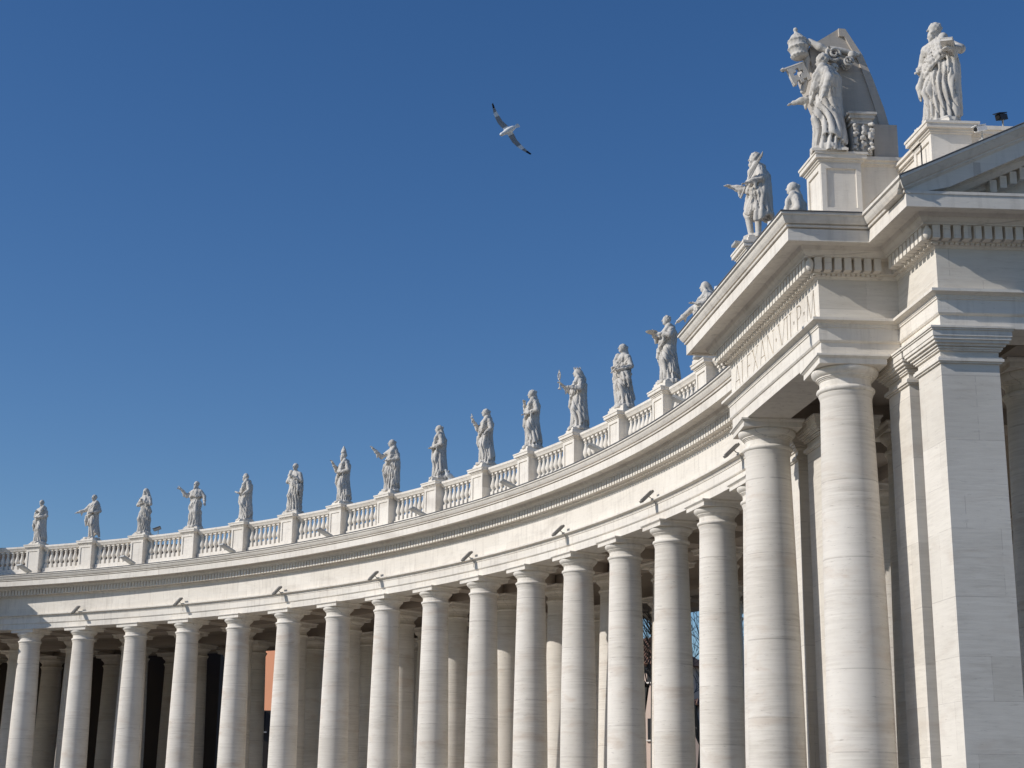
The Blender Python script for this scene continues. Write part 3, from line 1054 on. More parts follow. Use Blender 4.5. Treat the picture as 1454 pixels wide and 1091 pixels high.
    for sx in (-1, 1):
        f.add(f.ell(hp(sx * 0.13, -0.01, -0.01), (0.02, 0.035, 0.05), yw), 0.012)
    curl = 0.017 * np.sin(38 * X + p1) * np.sin(38 * Y + p2) * np.sin(34 * Z + p3)
    if hair == 'short':
        f.add(f.ell(hp(0, -0.035, 0.055), (0.150, 0.16, 0.165), yw) + 1.6 * curl, 0.012)
    elif hair == 'long':
        f.add(f.ell(hp(0, -0.045, 0.05), (0.152, 0.165, 0.165), yw) + curl, 0.012)
        f.path([hp(0, -0.13, 0), hp(0.02, -0.17, -0.2), hp(0.02, -0.15, -0.42)], [0.11, 0.12, 0.07], 0.03)
        f.add(f.ell(hp(0, -0.2, 0.06), (0.08, 0.08, 0.08), yw), 0.02)
    elif hair == 'bald':
        f.add(f.ell(hp(0, -0.06, -0.02), (0.146, 0.13, 0.12), yw) + 1.3 * curl, 0.012)
    if beard:
        f.add(f.ell(hp(0, 0.11, -0.19), (0.085, 0.075, 0.14), yw) + 1.8 * curl, 0.02)
        f.add(f.cone(hp(-0.07, 0.10, -0.1), hp(0.07, 0.10, -0.1), 0.045, 0.045) + curl, 0.02)
    if veil or hood:
        v = f.ell(hp(0, -0.03, 0.03), (0.175, 0.185, 0.205), yw)
        v = smax(v, -(f.ell(hp(0, 0.15, -0.03), (0.105, 0.14, 0.175), yw)), 0.02)
        f.add(v, 0.015)
        f.path([hp(0, -0.12, -0.02), (0, -0.18, 2.35), (0, -0.22, 1.9 if veil else 2.2)], [0.16, 0.2, 0.15], 0.05)
        for sx in (-1, 1):
            f.path([hp(sx * 0.14, 0.02, 0), (sx * 0.17, 0.04, 2.42), (sx * 0.24, 0.08, 2.2)], [0.05, 0.07, 0.06], 0.03)
    # rough base
    base = np.maximum(np.sqrt((X / 0.52) ** 2 + (Y / 0.47) ** 2) * 0.47 - 0.47 + 0.03 * np.sin(5 * ph + p1) + 0.02 * np.sin(13 * ph), Z - 0.08 - 0.04 * np.sin(6 * X + p1) * np.sin(7 * Y + p2))
    f.add(np.maximum(base, -0.05 - Z), 0.03)
    f.hp = hp
    return f


def attribute(kind, f, par, ra, la):
    """carved things held, as parts of the figure"""
    wr = np.array(ARMS[ra][1]) if isinstance(ra, str) else np.array(ra[1])
    wl = np.array(mir(ARMS[la][1])) if isinstance(la, str) else np.array(la[1])
    m = MB()
    if kind == 'mitre':
        g = Field((-0.3, -0.3, 2.6), (0.3, 0.4, 3.35), 0.03)
        c = f.hp(0, 0, 0.14)
        k = np.clip((g.Z - c[2]) / 0.42, 0, 1)
        w_ = np.interp(k, [0, 0.35, 1], [0.155, 0.175, 0.02]); dpt = np.interp(k, [0, 0.5, 1], [0.17, 0.12, 0.03])
        d = (np.sqrt(((g.X - c[0]) / w_) ** 2 + ((g.Y - c[1]) / dpt) ** 2) - 1) * 0.1
        d = np.maximum(d, np.maximum(c[2] - g.Z, g.Z - c[2] - 0.44))
        g.d = d
        V, F = g.mesh()
        link("mitre", np_mesh("mitre", V, F, M_STAT), par)
        return
    if kind == 'monstrance':
        o = Vector(wr) + Vector((0.02, 0.12, 0.0))
        m.tube([o - Vector((0, 0, 0.15)), o + Vector((0, 0, 0.28))], 0.025)
        pts = [o + Vector((0.13 * math.cos(a), 0.02, 0.44 + 0.17 * math.sin(a))) for a in [i * math.pi / 10 for i in range(21)]]
        m.tube(pts, 0.032)
        m.box(o + Vector((0, 0.02, 0.66)), (0.03, 0.03, 0.12)); m.box(o + Vector((0, 0.02, 0.67)), (0.1, 0.03, 0.03))
        m.lathe([(0.02, -0.2), (0.09, -0.18), (0.03, -0.1)], 10, o)
        m.build("monstrance", M_STAT, par, 40); return
    if kind == 'palm':
        o = Vector(wl) + Vector((0, 0.05, 0.02))
        tip = o + Vector((-0.50, -0.30, 0.58))
        low = o + Vector((0.22, 0.2, -0.5))
        m.tube([low, o, tip], [0.03, 0.03, 0.012])
        for i in range(11):
            t = i / 10
            p = o.lerp(tip, t)
            for sg in (-1, 1):
                q = p + Vector((sg * 0.10 - 0.10, -0.03, 0.24 - 0.05 * sg)) * (1 - 0.55 * t)
                m.tube([p, p.lerp(q, 0.5) + Vector((0, 0, 0.02)), q], [0.022, 0.028, 0.006], 6)
        m.build("palm_frond", M_STAT, par, 40); return
    if kind == 'book':
        o = Vector(wl) + Vector((0.02, 0.1, 0.05))
        ax = (Vector((0.9, 0.35, 0.1)).normalized(), Vector((-0.35, 0.9, 0.25)).normalized(), None)
        ax = (ax[0], ax[1], ax[0].cross(ax[1]))
        m.box(o, (0.30, 0.40, 0.02), ax); m.box(o + ax[2] * 0.04, (0.28, 0.38, 0.06), ax); m.box(o + ax[2] * 0.08, (0.30, 0.40, 0.02), ax)
        m.build("book", M_STAT, par); return
    if kind == 'dish':
        o = Vector(wr) + Vector((-0.12, 0.18, 0.06))
        m.lathe([(0.02, -0.05), (0.12, -0.04), (0.22, 0.02), (0.25, 0.05), (0.22, 0.05), (0.1, 0.0), (0.02, 0.0)], 18, o)
        m.lathe([(0.01, 0.0), (0.07, 0.01), (0.08, 0.07), (0.03, 0.13), (0.01, 0.14)], 10, o + Vector((0.07, 0.02, 0)))
        m.lathe([(0.01, 0.0), (0.06, 0.01), (0.07, 0.06), (0.02, 0.11), (0.01, 0.12)], 10, o + Vector((-0.08, 0.0, 0)))
        m.build("dish", M_STAT, par, 40); return
    if kind == 'sword':
        o = Vector(wl) + Vector((0.05, 0.1, 0))
        m.tube([o + Vector((0.25, 0.1, -0.16)), o + Vector((-0.34, -0.05, 0.34))], [0.03, 0.022])
        m.build("sword", M_STAT, par, 40); return
    if kind == 'cross':
        o = Vector(wr) + Vector((0.0, 0.1, 0.05))
        m.tube([o - Vector((0, 0, 0.12)), o + Vector((0.02, 0.02, 0.36))], 0.026)
        m.tube([o + Vector((-0.09, 0, 0.22)), o + Vector((0.11, 0.02, 0.22))], 0.024)
        m.build("hand_cross", M_STAT, par, 40); return
    if kind == 'scroll':
        o = Vector(wr) + Vector((0.02, 0.1, 0))
        m.tube([o + Vector((-0.12, -0.06, -0.05)), o + Vector((0.14, 0.1, 0.07))], 0.05)
        m.build("scroll", M_STAT, par, 40); return
    if kind == 'crown':
        c = f.hp(0, -0.01, 0.16)
        for i in range(9):
            a = i * 2 * math.pi / 9
            p = Vector((c[0] + 0.13 * math.cos(a), c[1] + 0.14 * math.sin(a), c[2]))
            m.tube([p, p + Vector((0.03 * math.cos(a), 0.03 * math.sin(a), 0.10))], [0.03, 0.01], 6)
        m.build("crown", M_STAT, par, 40); return


GR = "statues along the balustrade"


def statue(pos, face, label, attrs=(), plinth=0.2, **kw):
    """face: compass direction (degrees clockwise from +Y) the figure looks along"""
    root = empty("statue", pos, -R(face), label=label, cat="statue", group=GR)
    f = figure(**kw)
    V, F = f.mesh()
    o = link("body", np_mesh("body", V, F, M_STAT), root, (0, 0, plinth))
    pl = MB()
    pl.box((0, 0, plinth / 2), (0.92, 0.84, plinth)); pl.box((0, 0, plinth * 0.3), (1.0, 0.92, plinth * 0.6))
    pl.build("plinth", M_TRAV, root)
    for a in attrs:
        sub = attribute(a, f, root, kw.get('ra', 'rest'), kw.get('la', 'waist'))
    for c in list(root.children):
        if c.name.split('.')[0] not in ("body", "plinth"):
            c.location.z += plinth
    return root


def on_curve(k): return at(k, 67.83, 16.63)


def inward(k): return math.degrees(th(k)) + 180


ST = [
    (0, "robed stone statue with one hand at its chest, leftmost of the row",
     dict(seed=1, ra='chest', la='waist', sway=0.06, knee=1, head=-0.3, cloak=-1), (), 10),
    (1, "stone statue stretching one arm low to the left, knee showing, second from the left end",
     dict(seed=2, ra='low', la='waist', sway=0.09, knee=1, head=0.2, cloak=-1, legs=True), (), 0),
    (2, "monk statue in a plain habit with hands joined in prayer, third from the left end",
     dict(seed=3, ra=((0.47, 0.1, 1.84), (0.07, 0.36, 2.06)), la=((-0.47, 0.1, 1.84), (-0.07, 0.36, 2.06)), sway=0.03, knee=-1, head=0.1, tilt=0.1, cloak=0, swag=False, hood=True, cape=True), (), -5),
    (3, "caped statue gesturing left with an open arm, fourth from the left end",
     dict(seed=4, ra='up', la='side', sway=0.03, knee=1, head=0.35, cloak=0, swag=False, cape=True, beard=True, width=1.04), ('scroll',), -12),
    (4, "bald bearded statue with a scroll at its waist, fifth from the left end",
     dict(seed=5, ra='waist', la='rest', sway=0.08, knee=1, head=0.45, cloak=-1, hair='bald', beard=True), ('scroll',), 25),
    (5, "statue with hands folded on its breast under a full mantle, sixth from the left end",
     dict(seed=6, ra='chest', la='chest', sway=0.05, knee=-1, head=0.25, cloak=1, width=1.04), (), -15),
    (6, "bishop statue wearing a tall pointed mitre, one hand raised",
     dict(seed=7, ra='raise', la='waist', sway=0.12, knee=1, head=0.35, cloak=-1, beard=True), ('mitre',), 12),
    (7, "slim statue reaching its arm far up and left, right beside the mitred bishop",
     dict(seed=8, ra=((0.5, 0.3, 1.92), (0.66, 0.72, 2.3)), la='waist', sway=0.07, knee=-1, head=0.6, hair='long', cloak=-1), (), -4),
    (8, "draped woman statue with arms crossed low, two pigeons at her feet",
     dict(seed=9, ra='waist', la='waist', sway=0.10, knee=1, head=0.5, hair='long', cloak=-1, veil=False), (), 22),
    (9, "woman statue lifting a small cross to the left, cloth hanging from her forearm",
     dict(seed=10, ra='raise', la='rest', sway=0.12, knee=1, head=0.35, hair='long', cloak=-1), ('cross',), 5),
    (10, "swaying statue with bowed head and hand at its throat, left of the crowned nun",
     dict(seed=11, ra=((0.46, 0.14, 1.86), (0.12, 0.36, 2.16)), la='waist', sway=0.15, knee=1, head=0.3, tilt=0.25, hair='long', cloak=-1), (), 8),
    (11, "crowned nun statue in a long veil holding up a round monstrance",
     dict(seed=12, ra=((0.47, 0.2, 1.85), (0.40, 0.62, 2.12)), la='fwd', sway=0.06, knee=1, head=0.5, veil=True, cloak=-1, hair='none', width=1.04), ('monstrance', 'crown'), 8),
    (12, "woman statue with a sword across her hip and mantle around her shoulders",
     dict(seed=13, ra=((0.5, 0.1, 1.8), (0.2, 0.4, 1.76)), la='waist', sway=0.13, knee=1, head=0.35, hair='long', cloak=1, width=1.04), ('sword',), -14),
    (13, "statue holding a dish before its chest in both hands, beside the pavilion cornice",
     dict(seed=14, ra=((0.47, 0.2, 1.9), (0.26, 0.5, 2.02)), la=((-0.47, 0.2, 1.9), (-0.1, 0.5, 2.0)), sway=0.12, knee=1, head=0.35, hair='short', cloak=-1), ('dish',), -6),
    (14, "statue half hidden behind the pavilion cornice, only its upper body showing",
     dict(seed=15, ra=((0.6, 0.42, 1.9), (0.66, 0.86, 1.5)), la='fwd', sway=0.14, knee=1, head=0.4, veil=True, hair='none', cloak=-1, width=1.4), (), 5),
]
for k, lab, kw, at_, dy in ST:
    statue(on_curve(k if k < 14 else 13.88), inward(k) + dy, lab, at_, plinth=0.14 + 0.012 * k + (0.2 if k == 14 else 0), h=0.03 if k < 9 else 0.027, **kw)
nface = math.degrees(PSI_N) + 180
statue(FR.pt(67.45, -4.3, 16.63), nface + 5, "statue showing only head and shoulders, left of the panelled corner pedestal", (), 0.2,
       seed=16, ra='waist', la='waist', head=0.25, hair='long', cloak=-1)
statue(FR.pt(65.62, -2.1, 16.63), nface + 2, "bare legged man statue with a palm frond, open hand stretched out left", ('palm',), 0.22,
       seed=17, ra=((0.44, 0.2, 1.8), (0.5, 0.62, 1.9)), la=((-0.52, 0.0, 1.82), (-0.46, 0.34, 1.72)), sway=0.1, knee=-1, head=0.45, beard=True, cloak=-1, hem=0.6, legs=True, width=1.0, h=0.026)
statue(FR.pt(65.44, 4.72, 16.63), nface + 12, "woman statue with outstretched hand leaning beside the stone coat of arms", (), 0.1,
       seed=18, ra=((0.48, 0.2, 1.85), (0.52, 0.66, 1.74)), la=((-0.5, -0.05, 1.9), (-0.52, 0.1, 1.5)), sway=0.12, knee=1, head=0.75, hair='short', cloak=-1, width=1.12, h=0.025, fold=0.085)
statue(FR.pt(67.72, 6.52, 16.63), nface - 35, "bearded statue in a toga with a book, highest at the far right", ('book',), 0.12,
       seed=19, ra=((0.5, -0.1, 1.82), (0.42, 0.2, 1.62)), la=((-0.66, -0.02, 1.93), (-0.58, 0.3, 1.86)), sway=0.08, knee=-1, head=0.6, beard=True, cloak=-1, h=0.024, fold=0.08, legs=False, width=1.1)

# ------------------------------------------------------------------ coat of arms
arms = empty("coat_of_arms", FR.pt(66.2, 4.5, 16.63), label="big stone coat of arms with domed tiara and crossed key, seen from its edge", cat="coat of arms")
ZB = 16.63
def lp(a, b, z): return FR.pt(a, b, z) - FR.pt(66.2, 4.5, ZB)
prof = [(65.75, 16.6), (65.45, 18.4), (65.1, 19.5), (65.08, 19.88), (65.2, 19.99), (65.88, 20.45), (66.06, 20.44), (66.5, 19.67), (66.75, 18.96), (66.99, 18.16), (67.12, 17.6), (67.13, 16.6)]
m = MB()
n = len(prof)
va_ = [lp(a + 0.11, 4.4, z + 0.06) for a, z in prof] + [lp(a + 0.15, 3.2, z - 0.1 * (z > 19)) for a, z in prof]
m.add(va_, [tuple(range(n)), tuple(range(2 * n - 1, n - 1, -1))] + [(i, (i + 1) % n, n + (i + 1) % n, n + i) for i in range(n)])
m.build("shield_slab", M_SLAB, arms)
m = MB()
edge = [p_ for p_ in prof[5:]]
cen = (65.9, 18.2)
inn = [(a + (cen[0] - a) * 0.22, z + (cen[1] - z) * 0.10) for a, z in edge]
for (e0, e1, i0, i1) in zip(edge, edge[1:], inn, inn[1:]):
    q_ = [e0, e1, i1, i0]
    vv = [lp(a + 0.10, 4.46, z + 0.05) for a, z in q_] + [lp(a + 0.10, 4.38, z + 0.05) for a, z in q_]
    m.add(vv, [(0, 1, 2, 3), (7, 6, 5, 4), (0, 4, 5, 1), (1, 5, 6, 2), (2, 6, 7, 3), (3, 7, 4, 0)])
m.build("shield_rim", M_SLAB, arms)
m = MB()
m.tube([lp(65.72, 4.44, 19.92), lp(66.0, 4.46, 19.86), lp(66.28, 4.46, 19.78), lp(66.5, 4.45, 19.74)], [0.06, 0.075, 0.07, 0.06], 10)
m.lathe([(0.02, -0.09), (0.1, -0.07), (0.12, 0.0), (0.1, 0.07), (0.02, 0.09)], 12, lp(66.3, 4.48, 19.72))
m.build("shield_roll", M_STAT, arms, 50)
m = MB()
m.prism([(p.x, p.y) for p in (lp(66.62, 4.86, 0), lp(67.25, 4.86, 0), lp(67.25, 4.0, 0), lp(66.62, 4.0, 0))], 0, 0.92)
m.build("buttress", M_SLAB, arms)
# tiara
g = Field((-0.5, -0.5, -0.6), (0.5, 0.5, 0.75), 0.028)
X, Y, Z = g.X, g.Y, g.Z
ph = np.arctan2(Y, X); q = np.sqrt(X * X + Y * Y)
rt = np.interp(Z, [-0.5, -0.42, -0.1, 0.15, 0.36, 0.46], [0.22, 0.26, 0.33, 0.31, 0.19, 0.05])
d = q - rt
for zc in (-0.38, -0.1, 0.17):
    d -= 0.04 * np.exp(-((Z - zc) / 0.045) ** 2) * (1 + 0.35 * np.sin(14 * ph))
d -= 0.008 * np.sin(14 * ph + 3 * Z) * np.sin(28 * Z)
g.d = np.maximum(d * 0.8, np.maximum(-0.48 - Z, Z - 0.46))
g.add(g.cone((0, 0, 0.44), (0, 0, 0.52), 0.07, 0.05), 0.03)
g.add(g.ell((0, 0, 0.58), (0.08, 0.08, 0.08)), 0.03)
V, F = g.mesh()
o = link("tiara", np_mesh("tiara", V, F, M_STAT), arms, lp(64.88, 4.4, 19.98))
o.rotation_euler = (0.05, -0.1, 0)
o.scale = (0.78, 0.78, 0.8)
# key: shaft and toothed bit
m = MB()
ax = (FR.E * 0.55 - FR.N * 0.0 + Vector((0, 0, 0.0)), FR.V, Vector((0, 0, 1)))
kx = (FR.E * 0.9 + Vector((0, 0, 0.38))).normalized()
ky = FR.V
kz = kx.cross(ky).normalized()
if kz.z < 0: kz = -kz
o0 = lp(64.45, 4.4, 19.24)
m.tube([o0, o0 + kx * 0.62], 0.05)
m.lathe([(0.03, -0.05), (0.08, 0.0), (0.03, 0.06)], 10, o0)
c = o0 + kx * 0.34 - kz * 0.22
for (x0, x1, z0, z1) in ((-0.25, -0.14, -0.2, 0.2), (0.14, 0.25, -0.2, 0.2), (-0.14, 0.14, 0.13, 0.2), (-0.14, 0.14, -0.2, -0.13), (-0.14, -0.045, 0.045, 0.13), (0.045, 0.14, 0.045, 0.13),
                         (-0.14, -0.045, -0.13, -0.045), (0.045, 0.14, -0.13, -0.045)):
    m.box(c + kx * ((x0 + x1) / 2) + kz * ((z0 + z1) / 2), (x1 - x0, 0.11, z1 - z0), (kx, ky, kz))
for x0 in (-0.2, 0.0, 0.2):
    m.box(c + kx * x0 - kz * 0.245, (0.09, 0.15, 0.09), (kx, ky, kz))
m.build("key", M_STAT, arms, 40)
# scrollwork, ribbon and infill between shield and tiara
g = Field((-1.0, -0.8, -0.9), (1.1, 0.7, 1.2), 0.032)
E2 = np.array((FR.E.x, FR.E.y, 0)); 
def gp(a, b, z): 
    v = FR.pt(a, b, z) - FR.pt(65.4, 4.3, 19.0)
    return (v.x, v.y, v.z)
for pts, r_ in (([(65.0, 4.3, 18.7), (65.1, 4.3, 19.1), (65.12, 4.35, 19.6), (65.1, 4.3, 20.0)], [0.08, 0.09, 0.09, 0.07]),
                ([(65.15, 4.5, 20.05), (65.4, 4.6, 19.85), (65.62, 4.65, 19.7)], [0.09, 0.1, 0.07])):
    g.path([gp(*p) for p in pts], r_, 0.05)
V, F = g.mesh()
link("scrollwork", np_mesh("scrollwork", V, F, M_STAT), arms, lp(65.4, 4.3, 19.0))
for ca, cz, r0, turn_, st0 in ((65.74, 19.62, 0.24, 1, 2.2), (66.1, 19.42, 0.15, -1, 1.0), (65.72, 19.2, 0.12, -1, 4.0)):
    for db in (0.0, 0.11, 0.22):
        m = MB()
        sp_ = []
        for i in range(27):
            t = i / 26
            a_ = st0 + turn_ * t * 2 * math.pi * 1.7
            rr_ = r0 * (1 - 0.78 * t)
            sp_.append(lp(ca + rr_ * math.cos(a_) * 0.9, 4.48 + db + 0.06 * t, cz + rr_ * math.sin(a_)))
        m.tube(sp_, [0.045 * (1 - 0.35 * i / 26) for i in range(27)], 8)
        m.build("volute", M_STAT, arms, 60)
# console with capital and hanging garland
m = MB()
m.prism([(p.x, p.y) for p in (lp(66.02, 4.98, 0), lp(66.52, 4.98, 0), lp(66.52, 4.6, 0), lp(66.02, 4.6, 0))], 0, 0.85)
for g0, z0, z1 in ((0.05, 0.85, 0.9), (0.02, 0.9, 1.0), (0.08, 1.0, 1.1), (0.13, 1.1, 1.16)):
    m.prism([(p.x, p.y) for p in (lp(66.02 - g0, 4.98 + g0, 0), lp(66.52 + g0, 4.98 + g0, 0), lp(66.52 + g0, 4.6, 0), lp(66.02 - g0, 4.6, 0))], z0, z1)
m.build("console", M_STAT, arms)
g = Field((-0.4, -0.4, -0.05), (0.4, 0.4, 1.1), 0.02)
rng = random.Random(5)
for i in range(90):
    z = rng.uniform(0.05, 0.85)
    side_ = rng.choice((-1, 0, 1))
    aa = side_ * 0.2 + rng.uniform(-0.06, 0.06)
    p = FR.E * aa + FR.V * (0.06 + rng.uniform(-0.03, 0.05))
    g.add(g.ell((p.x, p.y, z), (rng.uniform(0.03, 0.06),) * 3), 0.02)
V, F = g.mesh()
link("garland", np_mesh("garland", V, F, M_STAT), arms, lp(66.27, 4.98, 16.63))

# ------------------------------------------------------------------ floodlights on the architrave, lamps on the cornice
UPV = Vector((0, 0, 1))
near = {1: "below the second statue from the left end", 3: "below the caped statue with the open arm", 5: "below the statue with folded hands",
        7: "below the statue reaching far up", 9: "below the woman with the small cross", 11: "below the crowned nun",
        13: "below the statue with a dish", 15: "beside the left column of the end pavilion"}
proto = None
for k in (1, 3, 5, 7, 9, 11, 13, 15):
    lab = "slanted dark floodlight bracketed on the architrave " + near[k]
    if proto is None:
        root = empty("floodlight", label=lab, cat="floodlight", group="floodlights along the architrave")
        m = MB()
        d = Vector((0, -0.72, -0.69)).normalized(); s = Vector((1, 0, 0)); u = s.cross(d)
        if u.z < 0: u = -u
        c0 = Vector((0, -0.56, -0.10))
        m.box(c0, (0.30, 0.86, 0.11), (s, d, u)); m.box(c0 + u * 0.07, (0.2, 0.7, 0.04), (s, d, u))
        m.build("housing", M_DARK, root)
        m = MB(); m.box(c0 - u * 0.063, (0.25, 0.78, 0.02), (s, d, u)); m.build("lens", M_GLASS, root)
        m = MB(); m.tube([c0 - d * 0.1, (0, -0.36, -0.16), (0, -0.26, -0.18), (0, -0.24, -0.26)], 0.022); m.tube([(0.02, -0.24, -0.2), (0.03, -0.12, -0.4), (0.05, -0.11, -0.75)], 0.012, 6)
        m.build("bracket", M_DARK, root)
        proto = root
    else:
        root = copy_tree(proto)
        root["label"] = lab
    root.location = at(k + 0.045, RF - 0.03, 12.27)
    root.scale = (0.8, 0.8, 0.8)
    root.rotation_euler = (0, 0, -th(k))
near2 = {0: "leftmost statue", 2: "praying monk statue", 4: "bald bearded statue", 6: "mitred bishop", 8: "statue with the two pigeons", 10: "statue with bowed head",
         12: "woman with the sword", 14: "half hidden statue"}
proto = None
for k in (0, 2, 4, 6, 8, 10, 12, 14):
    lab = "flat grey lamp on the cornice ledge before the " + near2[k]
    if proto is None:
        root = empty("cornice_lamp", label=lab, cat="lamp", group="grey lamps on the cornice ledge")
        s = Vector((1, 0, 0)); d = Vector((-0.25, -0.86, 0.42)).normalized(); s = d.cross(Vector((0, 0, 1))).normalized(); u = s.cross(d)
        m = MB(); m.box(Vector((0, -0.42, 0.38)), (0.55, 0.9, 0.10), (s, d, u)); m.build("housing", M_GREYM, root)
        m = MB(); m.box(Vector((0, -0.42, 0.38)) + u * (0.06 if u.z > 0 else -0.06), (0.45, 0.78, 0.02), (s, d, u)); m.build("lens", M_GLASS, root)
        m = MB(); m.tube([(0.05, -0.12, 0.22), (0.05, -0.1, 0.0)], 0.035); m.box((0.05, -0.1, 0.015), (0.3, 0.2, 0.03)); m.build("stand", M_GREYM, root)
        proto = root
    else:
        root = copy_tree(proto)
        root["label"] = lab
    root.location = at(k + 0.02, 66.98, 14.60)
    root.rotation_euler = (0, 0, -th(k))


def small_camera(loc, az, label, mat, cat, name, sc=1.0):
    root = empty(name, loc, -R(az), label=label, cat=cat)
    m = MB(); m.tube([(0, 0, 0), (0, 0, 0.32 * sc)], 0.025 * sc); m.box((0, 0, 0.01), (0.16 * sc, 0.16 * sc, 0.02)); m.build("stand", M_GREYM, root)
    m = MB(); d = Vector((0, 0.94, -0.34)).normalized(); s = Vector((1, 0, 0)); u = s.cross(d)
    m.box((0, 0.06 * sc, 0.38 * sc), (0.15 * sc, 0.44 * sc, 0.15 * sc), (s, d, u)); m.box(Vector((0, 0.1 * sc, 0.38 * sc)) + u * 0.09 * sc, (0.19 * sc, 0.5 * sc, 0.02 * sc), (s, d, u))
    m.build("housing", mat, root)
    m = MB(); m.tube([Vector((0, 0.06 * sc, 0.38 * sc)) + d * 0.22 * sc, Vector((0, 0.06 * sc, 0.38 * sc)) + d * 0.25 * sc], 0.06 * sc, 12); m.build("lens", M_BLACK, root)
    return root


small_camera(at(2.32, 67.7, 16.59), 250, "small dark camera on the handrail right of the praying monk statue", M_DARK, "camera", "surveillance_camera", 1.0)
small_camera(FR.pt(69.2, 6.7, 16.62), 200, "black spotlight on the attic wall against the sky, far right", M_BLACK, "spotlight", "spotlight", 0.95)
small_camera(FR.pt(68.35, 7.35, 16.05), 215, "white spotlight on the pediment slope right of the big statue's pedestal", M_WHITEM, "spotlight", "spotlight", 0.8)
small_camera(FR.pt(63.95, 4.5, 14.56), 20, "white spotlight on the pavilion cornice below the palm bearing statue", M_WHITEM, "spotlight", "spotlight", 0.6)
small_camera(FR.pt(63.95, -0.75, 14.56), 20, "white spotlight on the pavilion cornice beside the half hidden statue", M_WHITEM, "spotlight", "spotlight", 0.6)
for loc, yaw, lab in ((FR.pt(65.02, -2.3, 16.63), 0, "flat grey lamp jutting out at the feet of the palm bearing statue"),
                      (at(14, 67.2, 16.63), 0, "flat grey lamp jutting out before the half hidden statue")):
    root = empty("cornice_lamp", loc, -PSI_N, label=lab, cat="lamp", group="grey lamps on the pedestals")
    s = Vector((1, 0, 0)); d = Vector((0, -0.97, 0.05)).normalized(); u = s.cross(d)
    m = MB(); m.box((0, 0.12, 0.15), (0.42, 0.5, 0.08), (s, d, u)); m.build("housing", M_GREYM, root)
    m = MB(); m.tube([(0, 0.1, 0.15), (0, 0.1, 0.0)], 0.03); m.build("stand", M_GREYM, root)

rod = MB(); rod.tube([FR.pt(67.12, 6.62, 16.2), FR.pt(67.12, 6.62, 15.3)], 0.018, 6)
rod.build("cable", M_BLACK, label="short black cable down the lit side of the far right statue's pedestal", cat="cable")

# ------------------------------------------------------------------ birds
def pigeon(loc, az, label, mat):
    g = Field((-0.2, -0.35, -0.02), (0.2, 0.3, 0.45), 0.018)
    g.add(g.ell((0, 0, 0.2), (0.095, 0.17, 0.105), 0, 0.35), 0.03)
    g.add(g.cone((0, 0.1, 0.26), (0, 0.15, 0.36), 0.06, 0.042), 0.03)
    g.add(g.ell((0, 0.16, 0.385), (0.042, 0.05, 0.042)), 0.02)
    g.add(g.cone((0, 0.2, 0.38), (0, 0.235, 0.37), 0.014, 0.006), 0.01)
    g.add(g.cone((0, -0.14, 0.16), (0, -0.29, 0.10), 0.055, 0.03), 0.03)
    for sx in (-1, 1): g.add(g.cone((sx * 0.04, 0.02, 0.12), (sx * 0.045, 0.03, 0.0), 0.016, 0.012), 0.015)
    V, F = g.mesh()
    V = V * 1.35
    return link("pigeon", np_mesh("pigeon", V, F, mat), None, loc, -R(az), label=label, cat="pigeon", group="pigeons on the handrail")


pigeon(at(8.26, 67.75, 16.59), 215, "pale pigeon on the handrail beside the woman with arms crossed low", M_WHITEF)
pigeon(at(8.14, 67.9, 16.64), 120, "dark pigeon at the feet of the woman with arms crossed low", M_GREYF)

BIRD = Vector((54.2335, 20.0107, 16.5024))
gull = empty("seagull", BIRD, label="white seagull gliding with spread black tipped wings in the blue sky", cat="seagull")
# wing axis and body axis chosen so that the bird banks as seen in the photograph
wv = (RIGHT * 0.60 - UP * 0.80 - FWD * 0.05).normalized()
bv = (-RIGHT * 0.72 - UP * 0.34 - FWD * 0.60).normalized()
bv = (bv - wv * bv.dot(wv)).normalized()
nv = wv.cross(bv).normalized()
gull.matrix_world = Matrix(((wv.x, bv.x, nv.x, BIRD.x), (wv.y, bv.y, nv.y, BIRD.y), (wv.z, bv.z, nv.z, BIRD.z), (0, 0, 0, 1)))
g = Field((-0.2, -0.5, -0.2), (0.2, 0.45, 0.2), 0.015)
g.add(g.ell((0, 0, 0), (0.075, 0.2, 0.075)), 0.03)
g.add(g.cone((0, 0.12, 0.01), (0, 0.25, 0.02), 0.058, 0.045), 0.03)
g.add(g.ell((0, 0.27, 0.02), (0.045, 0.058, 0.045)), 0.02)
g.add(g.cone((0, 0.31, 0.015), (0, 0.37, 0.0), 0.018, 0.008), 0.01)
g.add(g.cone((0, -0.12, 0), (0, -0.26, 0), 0.055, 0.025), 0.03)
V, F = g.mesh()
link("body", np_mesh("body", V, F, M_WHITEF), gull)
m = MB()
t = [(-0.03, -0.2), (0.03, -0.2), (0.055, -0.36), (0.0, -0.38), (-0.055, -0.36)]
m.add([(x, y, 0.006) for x, y in t] + [(x, y, -0.006) for x, y in t], [(0, 1, 2, 3, 4), (9, 8, 7, 6, 5)] + [(i, (i + 1) % 5, 5 + (i + 1) % 5, 5 + i) for i in range(5)])
m.build("tail", M_WHITEF, gull)
